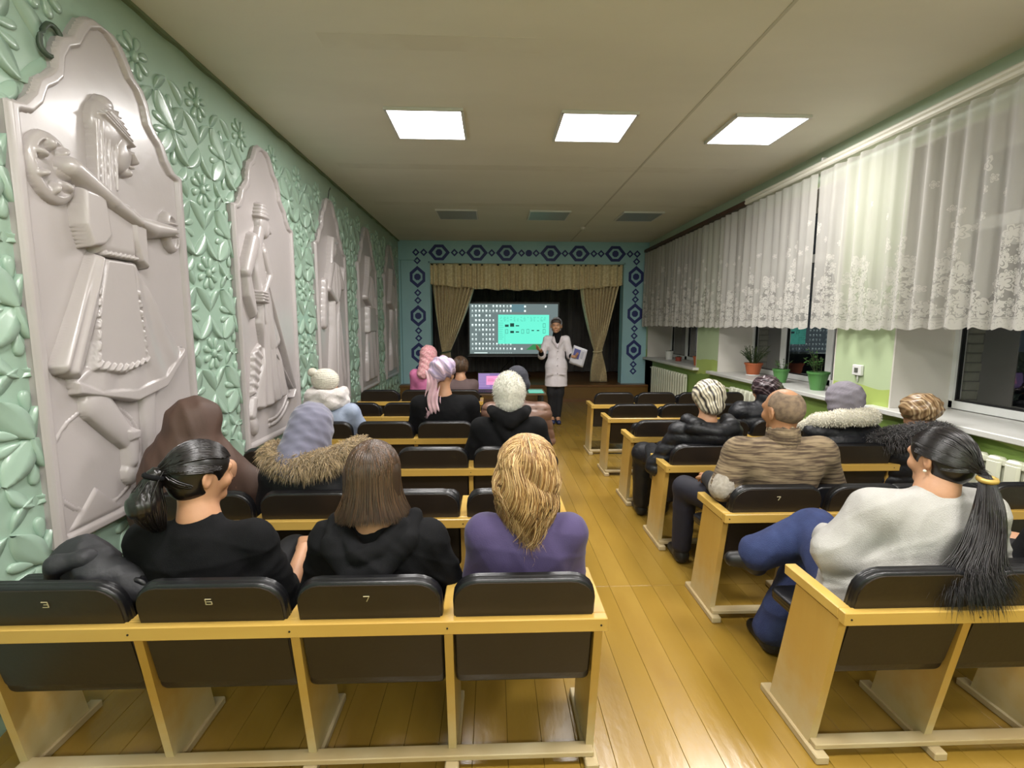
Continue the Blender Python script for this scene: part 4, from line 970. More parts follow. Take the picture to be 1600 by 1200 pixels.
def nets(D, L, v):
    D[0] = D[-1] = 1; D[:, 0] = D[:, -1] = 1; D[:, :, 0] = D[:, :, -1] = 1
    Sg = D < 0; nx_, ny_, nz_ = D.shape
    c = np.zeros((nx_ - 1, ny_ - 1, nz_ - 1), np.int8)
    for i in (0, 1):
        for j in (0, 1):
            for k in (0, 1): c += Sg[i:nx_ - 1 + i, j:ny_ - 1 + j, k:nz_ - 1 + k]
    cells = np.nonzero((c > 0) & (c < 8)); n = len(cells[0])
    idm = np.full(c.shape, -1, np.int32); idm[cells] = np.arange(n)
    acc = np.zeros((n, 3)); cnt = np.zeros(n); co = [(i, j, k) for i in (0, 1) for j in (0, 1) for k in (0, 1)]
    val = {q: D[cells[0] + q[0], cells[1] + q[1], cells[2] + q[2]] for q in co}
    for q in co:
        for a in range(3):
            if q[a] == 0:
                q2 = list(q); q2[a] = 1; q2 = tuple(q2); A, B = val[q], val[q2]; m = (A < 0) != (B < 0)
                t = A[m] / (A[m] - B[m]); P = np.array(q, float)[None].repeat(m.sum(), 0); P[:, a] += t; acc[m] += P; cnt[m] += 1
    V = (np.stack(cells, 1) + acc / cnt[:, None]) * v + L
    F = []
    for a in range(3):
        b_, c_ = (a + 1) % 3, (a + 2) % 3; sl0 = [slice(None)] * 3; sl1 = [slice(None)] * 3; sl0[a] = slice(0, -1); sl1[a] = slice(1, None)
        e = Sg[tuple(sl0)] != Sg[tuple(sl1)]; I = np.array(np.nonzero(e)); ok = (I[b_] > 0) & (I[c_] > 0); I = I[:, ok]
        inn = Sg[tuple(I)]
        def g(db, dc):
            J = I.copy(); J[b_] -= db; J[c_] -= dc; return idm[tuple(J)]
        q = np.stack([g(0, 0), g(1, 0), g(1, 1), g(0, 1)], 1); q[~inn] = q[~inn][:, ::-1]; F.append(q)
    return V, np.concatenate(F)
def skin_obj(name, VF, m, root, colors=None):
    V, F = VF; V = V - np.array(root.location)[None]
    me = bpy.data.meshes.new(name); nv, nf = len(V), len(F)
    me.vertices.add(nv); me.vertices.foreach_set('co', V.astype(np.float32).ravel()); me.loops.add(nf * 4); me.loops.foreach_set('vertex_index', F.astype(np.int32).ravel())
    me.polygons.add(nf); me.polygons.foreach_set('loop_start', np.arange(nf, dtype=np.int32) * 4); me.polygons.foreach_set('loop_total', np.full(nf, 4, np.int32))
    me.polygons.foreach_set('use_smooth', np.ones(nf, bool)); me.update(calc_edges=True); me.materials.append(m)
    if colors is not None:
        at = me.color_attributes.new('tone', 'FLOAT_COLOR', 'POINT'); at.data.foreach_set('color', colors.astype(np.float32).ravel())
    return link(name, me, root)
def strands(name, paths, r, m, root, tones=None, flat=.45, n=3):
    """paths: array (k, steps, 3); thin tapering locks, one mesh"""
    P = np.asarray(paths, float); K, T_, _ = P.shape; d = np.gradient(P, axis=1); d /= np.linalg.norm(d, axis=2, keepdims=True) + 1e-9
    ref = np.array([.31, .17, .93]); ref = ref / np.linalg.norm(ref)
    a = np.cross(d, ref); a /= np.linalg.norm(a, axis=2, keepdims=True) + 1e-9; b = np.cross(d, a)
    u = np.linspace(0, 1, T_); rr = r * (np.minimum(1, .55 + 2 * u) * np.clip(1.06 - u ** 3.0, .06, 1))
    rr = rr[None, :, None] * (np.ones((K, 1, 1)) if np.isscalar(r) else 1)
    ring = [P + (a * math.cos(t) + b * math.sin(t)) * rr for t in [2 * math.pi * i / n for i in range(n)]]
    V = np.stack(ring, 2).reshape(-1, 3)
    base = (np.arange(K)[:, None, None] * T_ + np.arange(T_ - 1)[None, :, None]) * n
    i = np.arange(n)[None, None, :]; j = (i + 1) % n
    F = np.stack([base + i, base + j, base + n + j, base + n + i], -1).reshape(-1, 4)
    col = None
    if tones is not None:
        tn = np.repeat(np.asarray(tones, float), T_ * n, axis=0).reshape(-1, 3); col = np.concatenate([tn, np.ones((len(tn), 1))], 1)
    return skin_obj(name, (V, F), m, root, col)
def rotm(yaw=0, pitch=0, roll=0):
    return np.array((Matrix.Rotation(yaw, 3, 'Z') @ Matrix.Rotation(pitch, 3, 'X') @ Matrix.Rotation(roll, 3, 'Y')))
class Head:
    """local head frame: +y face, z up, origin at the middle of the skull"""
    def __init__(s, c, yaw=0, pitch=0, roll=0, sc=1.0): s.c = np.array(c, float); s.M = rotm(R_(yaw), R_(pitch), R_(roll)); s.s = sc
    def p(s, x, y, z): return s.c + s.M @ (np.array([x, y, z]) * s.s)
    def add(s, S_, ears=True, face=True):
        q = s.s; E = lambda c, r, k=.02, sub=False: S_.ell(s.p(*c), np.array(r) * q, s.M, k, sub)
        E((0, -.005, .018), (.075, .094, .088)); E((0, .028, -.035), (.056, .062, .070), .03)
        if face:
            E((0, .075, -.085), (.024, .022, .020), .02)                       # chin
            E((0, .078, .020), (.052, .022, .020), .02)                        # brow
            for x in (-.030, .030): E((x, .093, .000), (.017, .012, .011), .006, True)   # sockets
            for x in (-.034, .034): E((x, .070, -.030), (.024, .022, .022), .02)
            S_.cap(s.p(0, .092, .004), s.p(0, .106, -.030), .006 * q, .010 * q, .010); S_.ell(s.p(0, .099, -.033), np.array((.014, .009, .008)) * q, s.M, .006)
            E((0, .089, -.058), (.020, .009, .0055), .006); E((0, .087, -.067), (.017, .009, .006), .006)
        if ears:
            for x in (-1, 1):
                Me = s.M @ rotm(R_(18 * x)); S_.ell(s.p(x * .077, -.006, -.012), np.array((.008, .019, .032)) * q, Me, .006); S_.ell(s.p(x * .084, -.002, -.010), np.array((.005, .010, .018)) * q, Me, .004, True)
        return S_
def hand(S_, w, d, nrm, r=.0095, curl=.5, thumb=1, L=.085):
    """palm from wrist w along d (unit), nrm = palm normal; five fingers"""
    w = np.array(w, float); d = np.array(d, float); d /= np.linalg.norm(d); nrm = np.array(nrm, float); nrm -= d * (nrm @ d); nrm /= np.linalg.norm(nrm); sd = np.cross(d, nrm)
    for o in (-.026, -.009, .009, .026): S_.cap(w + sd * o * .6, w + d * L + sd * o, .014, .0125, .014)
    for i, (o, l) in enumerate(((-.029, .058), (-.010, .070), (.010, .074), (.029, .064))):
        a = w + d * (L + .004) + sd * o; c1 = math.radians(12 + 38 * curl + 5 * i); c2 = math.radians(20 + 85 * curl)
        b = a + (d * math.cos(c1) + nrm * math.sin(c1)) * l * .52; e = b + (d * math.cos(c2) + nrm * math.sin(c2)) * l * .48
        S_.cap(a, b, r, r * .92, .004); S_.cap(b, e, r * .92, r * .78, .004)
    a = w + d * .022 + sd * .026 * thumb; b = a + (d * .75 + sd * thumb * .65 + nrm * .25) * .036; e = b + (d * .92 + sd * thumb * .12 + nrm * .35) * .032
    S_.cap(a, b, r * 1.35, r * 1.15, .010); S_.cap(b, e, r * 1.1, r * .9, .004); return S_
SKIN = mat('skin', '#b98c6c', .5, '#ad7f60', 9, sss=.08, bump=.04, bscale=120)
SKIN2 = mat('skin_tan', '#a97c59', .5, '#9c6f4e', 9, sss=.08, bump=.04, bscale=120)
def wave(x, y, z, seed, amp, fr=1.0):
    rg = np.random.RandomState(seed); o = 0
    for i in range(5):
        k = rg.normal(size=3) * np.array([1, .8, 1.3]); k = k / np.linalg.norm(k) * rg.uniform(14, 34) * fr; ph = rg.uniform(0, 6.3)
        q = k[0] * x + k[1] * y + k[2] * z + ph + 1.3 * math.sin(ph) * np.sin(x * 7 + z * 9 + ph)
        o = o + (1 - np.abs(np.sin(q))) ** 2.2 * rg.uniform(.5, 1)
    return amp * (o / 3 - .35)
def person(label, loc, group=None):
    t = thing('person', loc, label, 'person', group); return t
class Fig:
    """seated figure facing the stage; all positions in world coordinates"""
    def __init__(s, label, x, row, head, vox=.008, sw=.185, sh=None, bulk=1.0, knees=None, hands=None, yaw=0, lean=0, armspread=.10, skin=None, seat=.45, shx=None, shy=None, ankle=None):
        s.x = x; s.row = row; s.root = person(label, (x, row + .30, 0)); s.vox = vox; s.bulk = bulk; s.skin = skin or SKIN; y = row + .235
        s.head = head; hc = head.c; A = lambda *v: np.array(v, float)
        s.hip = A(x, y + .02, seat + .09); shz = sh if sh else hc[2] - .235; sx = shx if shx is not None else (hc[0] * .6 + x * .4); sy = shy if shy is not None else min(hc[1], y + .05) - .02
        c_, n_ = math.cos(R_(yaw)), math.sin(R_(yaw)); s.yawv = (c_, n_)
        s.chest = A(sx, sy + .01, shz - .14); s.neck = A(hc[0] * .5 + sx * .5, (hc[1] + sy) / 2 - .01, shz + .07)
        s.shL = A(sx - sw * c_, sy - sw * n_, shz); s.shR = A(sx + sw * c_, sy + sw * n_, shz)
        ho = hands or ((-.13, .36, .12), (.13, .36, .12)); kn = knees or ((-.11, .48), (.11, .48))
        s.elL = s.shL + A(-armspread, .06, -.26); s.elR = s.shR + A(armspread, .06, -.26)
        s.haL = A(x + ho[0][0], y + ho[0][1], seat + ho[0][2]); s.haR = A(x + ho[1][0], y + ho[1][1], seat + ho[1][2])
        s.knL = A(x + kn[0][0], y + kn[0][1], seat + .07 + (kn[0][2] if len(kn[0]) > 2 else 0)); s.knR = A(x + kn[1][0], y + kn[1][1], seat + .07 + (kn[1][2] if len(kn[1]) > 2 else 0))
        an = ankle or ((0, .02), (0, .02))
        s.anL = A(s.knL[0] + an[0][0], s.knL[1] + an[0][1], .09); s.anR = A(s.knR[0] + an[1][0], s.knR[1] + an[1][1], .09)
    def body(s, ears=True, face=True, vox=None, hands=True):
        S_ = Sdf(vox or s.vox, .03); s.head.add(S_, ears, face)
        S_.cap(s.head.p(0, -.015, -.05), s.neck, .052, .056, .03)
        S_.cap(s.neck, s.neck + (s.chest - s.neck) * .4, .056, .075, .05); S_.cap(s.chest, s.hip, .10, .115, .05, fx=1.25); S_.cap(s.shL, s.shR, .05, .05, .05)
        for sh, el, ha, th in ((s.shL, s.elL, s.haL, 1), (s.shR, s.elR, s.haR, -1)):
            S_.cap(sh, el, .048, .038); S_.cap(el, ha, .037, .026); d = ha - el; hand(S_, ha, d * np.array([1, 1, .3]), (0, 0, -1), .010, .45, th)
        for kn, an, o in ((s.knL, s.anL, -.08), (s.knR, s.anR, .08)):
            S_.cap(s.hip + np.array([o, 0, -.02]), kn, .075, .052, .04); S_.cap(kn, an, .052, .036, .03); S_.cap(an, an + np.array([0, .08, -.05]) * (an[2] < .2), .034, .030, .03)
        return skin_obj('body', S_.build(), s.skin, s.root)
    def top(s, name, m, arm=(.062, .052), fore=(.05, .042), tr=(.165, .185), dep=.70, amp=.006, seed=1, quilt=0, k=.05, low=None, extra=None, fr=1.0, collar=0, cut=None, sleeves=1.0, vox=None, mat_colors=None):
        b = s.bulk; S_ = Sdf(vox or s.vox, k); hipb = s.hip + np.array([0, 0, -.04])
        mid = (s.chest + hipb) / 2
        S_.cap(s.chest, mid, tr[0] * b * .95, (tr[0] + tr[1]) / 2 * b, k, fy=dep); S_.cap(mid, hipb, (tr[0] + tr[1]) / 2 * b, tr[1] * b, k, fy=dep)
        S_.cap(s.shL, s.shR, arm[0] * b * 1.05, arm[0] * b * 1.05, k); S_.cap((s.shL + s.shR) / 2 + np.array([0, 0, -.02]), s.neck + np.array([0, 0, -.02]), .085 * b, .062, .05)
        S_.cap(s.shL * .5 + s.chest * .5, s.shR * .5 + s.chest * .5, .10 * b, .10 * b, k)
        for sh, el, ha in ((s.shL, s.elL, s.haL), (s.shR, s.elR, s.haR)):
            S_.cap(sh, el, arm[0] * b, arm[1] * b, .035); S_.cap(el, el + (ha - el) * sleeves, fore[0] * b, fore[1] * b, .03)
        if collar: S_.cap(s.neck + np.array([0, -.01, -.03]), s.neck + np.array([0, -.005, collar]), .068, .066, .02)
        if extra: extra(S_)
        hz = s.hip[2]; cx, cy2 = s.hip[0], s.hip[1]
        if quilt:
            def dsp(x, y, z):
                q = np.abs(np.sin(math.pi * (z + .12 * np.abs(x - cx)) / quilt)) ** .38
                return (q - .6) * .016 + wave(x, y, z, seed, amp, fr)
            S_.disp = dsp
        elif amp: S_.disp = lambda x, y, z: wave(x, y, z, seed, amp, fr) * (.5 + np.clip((1.0 - (z - hz) / .5), 0, 1))
        return skin_obj(name, S_.build(cut=cut), m, s.root)
    def legs(s, m, r=(.098, .068), lo=.058, seed=3, name='trousers', vox=None, amp=.005):
        S_ = Sdf(vox or max(s.vox, .009), .04)
        S_.cap(s.hip + np.array([-.07, 0, -.03]), s.hip + np.array([.07, 0, -.03]), .125, .125)
        for kn, an, o in ((s.knL, s.anL, -.08), (s.knR, s.anR, .08)):
            S_.cap(s.hip + np.array([o, .02, -.03]), kn, r[0], r[1]); S_.cap(kn, an + np.array([0, 0, .03]), r[1], lo, .03)
        S_.disp = lambda x, y, z: wave(x, y, z, seed, amp)
        skin_obj(name, S_.build(), m, s.root)
        for an, fd in ((s.anL, getattr(s, 'footL', None)), (s.anR, None)):
            fd = np.array([0, .15, -.055]) if fd is None else fd
            Q = Sdf(.010, .03); Q.cap(an + np.array([0, -.01, -.045]) * (fd[1] > .12), an + fd, .044, .036); Q.cap(an + np.array([0, 0, .03]), an + np.array([0, 0, -.03]), .045, .045)
            skin_obj('shoe', Q.build(cut=lambda x, y, z: .004 - z), mBLACKF, s.root)
mBLACKF = mat('black_shoe', '#141416', .45)
def spikes(name, V, F, m, root, n, L, r, droop=(0, 0, -.5), seed=0, sel=None, jit=.5, steps=4, tones=None):
    """tufts of fur growing out of a surface"""
    rg = np.random.RandomState(seed); A, B, C_ = V[F[:, 0]], V[F[:, 1]], V[F[:, 2]]; nn = np.cross(B - A, C_ - A); ar = np.linalg.norm(nn, axis=1); nn /= ar[:, None] + 1e-12
    ctr = (A + C_) / 2; w = ar.copy()
    if sel is not None: w = w * sel(ctr)
    i = rg.choice(len(F), n, p=w / w.sum()); u, v = rg.rand(n, 1), rg.rand(n, 1); P = A[i] + (B[i] - A[i]) * u + (V[F[i, 3]] - A[i]) * v
    d = nn[i] + rg.normal(size=(n, 3)) * jit; d /= np.linalg.norm(d, axis=1, keepdims=True); l = L * rg.uniform(.6, 1.25, (n, 1)); dr = np.array(droop)
    path = np.stack([P + d * l * t + dr * l * t * t for t in np.linspace(0, 1, steps)], 1)
    tn = None
    if tones is not None: tn = np.array(tones)[rg.randint(0, len(tones), n)] * rg.uniform(.75, 1.15, (n, 1))
    return strands(name, path, r, m, root, tn)
# ------------------------------------------------------------------ hair and headwear
HAIRK = mat('black_hair', (0.010, 0.008, 0.008, 1), .30, attr='tone', spec=.6); HAIRB = mat('dark_brown_hair', (0.050, 0.030, 0.018, 1), .34, attr='tone', spec=.6)
HAIRY = mat('blonde_hair', (0.36, 0.23, 0.10, 1), .40, attr='tone', spec=.5)
def onell(h, dirs, r, off=(0, -.005, .012)):
    d = dirs / (np.linalg.norm(dirs, axis=-1, keepdims=True) + 1e-9); return d * np.array(r) + np.array(off)
def tow(h, P): return h.c + (P * h.s) @ h.M.T
def cap_shell(name, h, m, root, r=(.084, .102, .098), cutf=None, vox=.006, extra=None, off=(0, -.006, .014)):
    S_ = Sdf(vox, .02); S_.ell(h.p(*off), np.array(r) * h.s, h.M)
    S_.ell(h.p(0, -.028, -.045), np.array((.062, .060, .05)) * h.s, h.M, .03)
    S_.ell(h.p(0, .085, -.045), np.array((.085, .070, .075)) * h.s, h.M, .01, True)       # open for the face
    for x in (-1, 1): S_.ell(h.p(.085 * x, .01, -.030), np.array((.03, .030, .038)) * h.s, h.M, .012, True)
    if extra: extra(S_)
    return skin_obj(name, S_.build(), m, root)
def slerp_path(a, b, T_=10):
    a = a / np.linalg.norm(a, axis=-1, keepdims=True); b = b / np.linalg.norm(b, axis=-1, keepdims=True)
    om = np.arccos(np.clip((a * b).sum(-1), -1, 1))[:, None, None]; t = np.linspace(0, 1, T_)[None, :, None]
    return (np.sin((1 - t) * om) * a[:, None] + np.sin(t * om) * b[:, None]) / np.sin(om)
def sleek(h, m, root, n, tie, seed=0, r=.0032, tone=.35):
    rg = np.random.RandomState(seed); a = rg.uniform(-math.pi, math.pi, n); el = np.where(np.abs(a) < 1.15, .55, np.where(np.abs(a) < 2.0, .12, -.55)) + rg.normal(size=n) * .05
    d = np.stack([np.sin(a), np.cos(a), el], 1); d /= np.linalg.norm(d, axis=1, keepdims=True); t = np.array(tie, float); td = (t / np.linalg.norm(t))[None] + rg.normal(size=(n, 3)) * .05
    u0 = rg.uniform(0, .35, n) ** 1.0; P = slerp_path(d, td, 11)
    q = onell(h, P, (.087, .105, .101)); lift = rg.uniform(-.001, .0025, n)[:, None, None]; q = q + (q - np.array([0, -.005, .012])) / .1 * lift
    q[:, -1] = t + rg.normal(size=(n, 3)) * .006; q[:, -2] = q[:, -2] * .6 + (t + rg.normal(size=(n, 3)) * .008) * .4
    tn = rg.uniform(1 - tone, 1 + tone * 2, (n, 1)) * np.ones((1, 3)); return strands('hair', tow(h, q), r, m, root, tn)
def fall(h, m, root, n, zend, seed=0, r=.0036, wav=0.0, flick=0.03, part=.0, tones=None, R=(.090, .108, .104), inn=0.0, tail=None, wfreq=3.0, face=.95):
    rg = np.random.RandomState(seed); a = rg.uniform(-math.pi + face * .5, math.pi - face * .5, n) + math.pi   # 0 = face, pi = back
    a = np.where(rg.rand(n) < .5, a, a); d1 = np.stack([np.sin(a), np.cos(a), np.full(n, -.05)], 1)
    d0 = np.stack([part + np.sign(np.sin(a)) * .04 + rg.normal(size=n) * .02, rg.uniform(-.75, .62, n) * np.where(np.abs(np.sin(a)) > .3, 1, .6), np.ones(n)], 1)
    T1, T2 = 9, 12; P = onell(h, slerp_path(d0, d1, T1), R); lay = rg.uniform(-.006, .004, n)[:, None, None]; P = P + P * (lay / .1) * np.array([1, 1, 1])
    zl = np.array([zend(v) for v in a]) * rg.uniform(.86, 1.06, n); e = P[:, -1]; t = np.linspace(0, 1, T2 + 1)[1:][None, :, None]
    outw = np.stack([np.sin(a), np.cos(a) * .6, np.zeros(n)], 1)[:, None]
    Q = e[:, None] + np.array([0, 0, 1.0]) * (zl[:, None, None] - e[:, None, 2:3]) * t + outw * (flick * t ** 2.4 - inn * np.sin(t * math.pi))
    if tail is not None:
        k = rg.rand(n) < tail[0]; tp = np.array(tail[1]) + rg.normal(size=(n, 3)) * np.array([.018, .012, .02]); Q = np.where(k[:, None, None], Q * (1 - t ** 1.3) + tp[:, None] * t ** 1.3, Q)
    P = np.concatenate([P, Q], 1)
    if wav:
        s_ = np.linspace(0, 1, P.shape[1])[None, :, None]; ph = rg.uniform(0, 6.28, (n, 1, 1)) * .35 + a[:, None, None] * 3
        P = P + np.concatenate([np.sin(s_ * wfreq * 6.28 + ph), np.cos(s_ * wfreq * 5 + ph * 1.3), .4 * np.sin(s_ * wfreq * 7 + ph)], 2) * wav * s_ ** .7
    if tones is None: tn = rg.uniform(.6, 1.7, (n, 1)) * np.ones((1, 3))
    else: tn = np.array(tones)[rg.randint(0, len(tones), n)] * rg.uniform(.8, 1.15, (n, 1))
    return strands('hair', tow(h, P), r, m, root, tn)
def hair_base(h, m, root, zl, w=.08, vox=.007, ylo=-.07):
    S_ = Sdf(vox, .03); S_.ell(h.p(0, -.008, .016), np.array((.085, .100, .098)) * h.s, h.M); S_.cap(h.p(0, -.03, 0), h.p(0, ylo, zl + .05), w, w * .85, fy=.7)
    for x in (-1, 1): S_.cap(h.p(.055 * x, -.02, 0), h.p(.07 * x, -.03, zl + .06), .04, .03)
    S_.ell(h.p(0, .095, -.04), np.array((.07, .062, .10)) * h.s, h.M, .01, True); S_.cap(h.p(0, .02, -.06), h.p(0, .03, -.2), .05, .05, .01, sub=True)
    me = skin_obj('hair_mass', S_.build(), m, root)
    at = me.data.color_attributes.new('tone', 'FLOAT_COLOR', 'POINT'); at.data.foreach_set('color', np.full(len(me.data.vertices) * 4, .7, np.float32)); return me
def white_tone(o, v=.7):
    at = o.data.color_attributes.new('tone', 'FLOAT_COLOR', 'POINT'); at.data.foreach_set('color', np.full(len(o.data.vertices) * 4, v, np.float32)); return o
def scarf_fold(h, ks, amp=.004):
    """folds that wrap the head from brow to nape"""
    c = h.c; Mi = h.M.T
    def f(x, y, z):
        p = np.stack([x - c[0], y - c[1], z - c[2]]); l = Mi @ p; o = 0
        for (a, b, d, fr, ph) in ks: o = o + (.5 + .5 * np.cos(2 * (a * l[0] + b * l[1] + d * l[2]) * fr + ph + 1.5 * np.sin(l[0] * 14 + ph))) ** 1.6
        return amp * (o / len(ks) * 2 - .6)
    return f
FK = [(.2, 1, .7, 52, 0), (-.5, .8, 1, 66, 1.7), (.8, .3, 1, 44, 3)]
def hijab(f, m, name='headscarf', drape=None, vox=None, amp=.005, full=True, big=1.0, ks=FK):
    h = f.head; S_ = Sdf(vox or f.vox, .035); b = big
    S_.ell(h.p(0, -.012, .020), np.array((.098, .116, .104)) * b, h.M); S_.ell(h.p(0, -.0, -.045), np.array((.088, .100, .080)) * b, h.M, .04)
    if full: S_.cap(h.p(0, -.02, -.06), f.neck + np.array([0, 0, .02]), .078, .092, .05)
    S_.ell(h.p(0, .125, -.015), np.array((.058, .05, .078)), h.M, .015, True)
    if drape: drape(S_)
    S_.disp = scarf_fold(h, ks, amp); return skin_obj(name, S_.build(), m, f.root)
# ------------------------------------------------------------------ cloth materials
cBLK = mat('black_cotton', '#0b0b0d', .9, '#0f0f11', 30, bump=.15, bscale=300, spec=.2)
cBLK2 = mat('black_hoodie_cotton', '#0c0c0e', .9, '#101012', 30, bump=.15, bscale=300, spec=.2)
cPUF = mat('black_puffer_nylon', '#101115', .48, '#15161b', 8, bump=.3, bscale=45, spec=.4)
cNAVY = mat('dark_navy_coat', '#0d0d12', .7, '#121218', 8, bump=.1, bscale=90)
cPURP = mat('purple_jersey', '#3c3157', .8, '#43375f', 6, bump=.1, bscale=220, sheen=.1)
cBRN = mat('brown_chiffon', '#47332a', .65, '#503a30', 6, bump=.05, bscale=200)
cGRYH = mat('grey_jersey_scarf', '#68677a', .75, '#727185', 5, bump=.08, bscale=220, sheen=.3)
cBLUJ = mat('light_blue_jacket', '#8a95ab', .6, '#949fb4', 6, bump=.15, bscale=60)
cSCF = mat('pale_wool_scarf', '#cdc6c3', .9, '#c3bcb9', 18, bump=.4, bscale=130, sheen=.4)
cHATW = mat('white_knit', '#d2cdbf', .9, '#c2bdaf', 60, bump=.5, bscale=170, stretch=(.4, .4, 1.6))
cFLUF = mat('white_angora', '#cfcbbd', .95, '#bdb9ab', 14, sheen=.6)
cBRP = mat('brown_puffer', '#6b4f42', .42, '#755849', 8, bump=.25, bscale=45)
cPINK = mat('pink_top', '#c26a96', .8, '#cc76a0', 20, bump=.1, bscale=120)
cTOPG = mat('greybrown_top', '#5b4a49', .8)
cJEAN = mat('blue_denim', '#1e2a52', .85, '#2b3964', 14, bump=.3, bscale=260)
cTRB = mat('black_trousers', '#0e0e11', .85, '#131316', 12, bump=.1, bscale=200)
cTRN = mat('navy_track_trousers', '#12121f', .75, '#181828', 6)
cWSW = mat('pale_grey_sweater', '#9b9994', .9, '#a5a39e', 10, bump=.3, bscale=260)
def furmat(name, c): return mat(name, c, .8, attr='tone', sheen=.3)
FTAN = furmat('tan_fur', (0.42, 0.31, 0.17, 1)); FWHT = furmat('cream_fur', (0.85, 0.80, 0.66, 1)); FDRK = furmat('dark_fur', (0.020, 0.017, 0.017, 1)); FANG = furmat('angora_fluff', (0.72, 0.70, 0.62, 1))
# patterned cloths
def stripes_mat(name, cols, axis, scale, dist, rough=.5):
    m = mat(name, cols[0], rough); nt = m.node_tree; N = nt.nodes; L = nt.links; b = N['Principled BSDF']
    tc = N.new('ShaderNodeTexCoord'); mp = N.new('ShaderNodeMapping'); mp.inputs['Rotation'].default_value = axis; L.new(tc.outputs['Object'], mp.inputs[0])
    w = N.new('ShaderNodeTexWave'); w.inputs['Scale'].default_value = scale; w.inputs['Distortion'].default_value = dist; w.inputs['Detail'].default_value = 1.5; w.inputs['Detail Scale'].default_value = 1.2; L.new(mp.outputs[0], w.inputs[0])
    cr = N.new('ShaderNodeValToRGB'); e = cr.color_ramp; e.elements[0].color = hexc(cols[0]); e.elements[0].position = 0; e.elements[1].color = hexc(cols[-1]); e.elements[1].position = 1
    for i, c in enumerate(cols[1:-1]): x = e.elements.new((i + 1) / (len(cols) - 1)); x.color = hexc(c)
    L.new(w.outputs['Fac'], cr.inputs[0]); L.new(cr.outputs[0], b.inputs['Base Color']); return m
cZEB = stripes_mat('zebra_satin', ['#1d1820', '#d6ccb4', '#e0d8c4', '#2a2228', '#d8cfb8'], (.5, .3, .2), 5.5, 3.5, .4)
cLAV = stripes_mat('lavender_satin', ['#a393b4', '#cbb5c4', '#9587aa', '#c9aebb'], (.3, .6, .9), 5, 4, .38)
cPNKS = mat('pink_speckled_scarf', '#c5828c', .7, '#d3a7a6', 70, lo=.45, hi=.55)
cPALEP = mat('pale_pink_wool', '#cda9b0', .85, '#c09ba4', 12, bump=.2, bscale=140, sheen=.4)
cDKS = stripes_mat('dark_glossy_scarf', ['#241a1e', '#3a2a30', '#1c1519', '#7c6a6e', '#231a1e'], (.4, .9, .2), 6, 4, .3)
cBRS = stripes_mat('bronze_satin', ['#6d5238', '#a58a66', '#7a5c40', '#c2aa86', '#6a4f36'], (.9, .2, .5), 5, 3, .3)
cGKN = mat('grey_knit_hood', '#77727b', .9, '#807b84', 14, bump=.4, bscale=110, stretch=(1, 1, .2))
def sweater_mat():
    m = mat('brown_melange_knit', '#5c4b38', .95); nt = m.node_tree; N = nt.nodes; L = nt.links; b = N['Principled BSDF']
    tc = N.new('ShaderNodeTexCoord'); mp = N.new('ShaderNodeMapping'); mp.inputs['Scale'].default_value = (9, 9, 95); L.new(tc.outputs['Object'], mp.inputs[0])
    nz = N.new('ShaderNodeTexNoise'); nz.inputs['Scale'].default_value = 1; nz.inputs['Detail'].default_value = 3; L.new(mp.outputs[0], nz.inputs[0])
    cr = N.new('ShaderNodeValToRGB'); cr.color_ramp.elements[0].position = .38; cr.color_ramp.elements[1].position = .62; cr.color_ramp.elements[0].color = hexc('#46382b'); cr.color_ramp.elements[1].color = hexc('#85745a'); L.new(nz.outputs['Fac'], cr.inputs[0])
    # the lower sleeves are knitted in pale grey, then black
    L.new(cr.outputs[0], b.inputs['Base Color']); bp = N.new('ShaderNodeBump'); bp.inputs['Strength'].default_value = .5; bp.inputs['Distance'].default_value = .003; L.new(nz.outputs['Fac'], bp.inputs['Height']); L.new(bp.outputs[0], b.inputs['Normal']); return m
cBSW = sweater_mat()
def fur_ring(name, f, pts, r, m, n, L, seed, droop=(0, 0, -.5), rs=.0022, core=None, tones=None, jit=.5, vox=.010):
    S_ = Sdf(vox, .03); rr = r if hasattr(r, '__len__') else [r] * len(pts); S_.chain(pts, rr); VF = S_.build()
    o = white_tone(skin_obj(name, VF, m, f.root), .6)
    spikes(name + '_tufts', VF[0], VF[1], m, f.root, n, L, rs, droop, seed, jit=jit, tones=tones or [[1, 1, 1], [1.3, 1.25, 1.2], [.6, .58, .55]]).parent = o
    ch = [c for c in bpy.data.objects if c.name.startswith(name + '_tufts') and c.parent == o]
    return o
A3 = lambda *v: np.array(v, float)
# ------------------------------------------------------------------ left of the aisle
# black T-shirt, ponytail
h = Head((-1.025, 1.695, 1.035), yaw=-38, pitch=-8)
f = Fig('person with a black ponytail and black T-shirt in the left foreground, head turned right', -1.02, 1.445, h, vox=.0065, sw=.185, armspread=.07, hands=((-.16, .34, .10), (.20, .36, .14)))
f.body(vox=.0055); f.top('tshirt', cBLK, amp=.017, seed=4, dep=.66, tr=(.165, .19), sleeves=.15, arm=(.060, .062), extra=lambda S_: S_.cap(f.neck + A3(0, -.012, -.05), f.neck + A3(.004, -.006, -.008), .078, .066, .03)); f.legs(cTRB)
tie = (-.010, -.128, .005)
white_tone(cap_shell('hair_base', h, HAIRK, f.root), .5); sleek(h, HAIRK, f.root, 900, tie, 2)
T = h.p(*tie); B_ = A3(-1.135, 1.575, .962)
S_ = Sdf(.006, .02); S_.cap(T, B_, .024, .046); S_.cap(B_, B_ + A3(.012, .012, -.035), .049, .034); S_.disp = lambda x, y, z: .002 * np.sin((x + y) * 260 + z * 30); VFp = S_.build(); pt = white_tone(skin_obj('ponytail', VFp, HAIRK, f.root), .8)
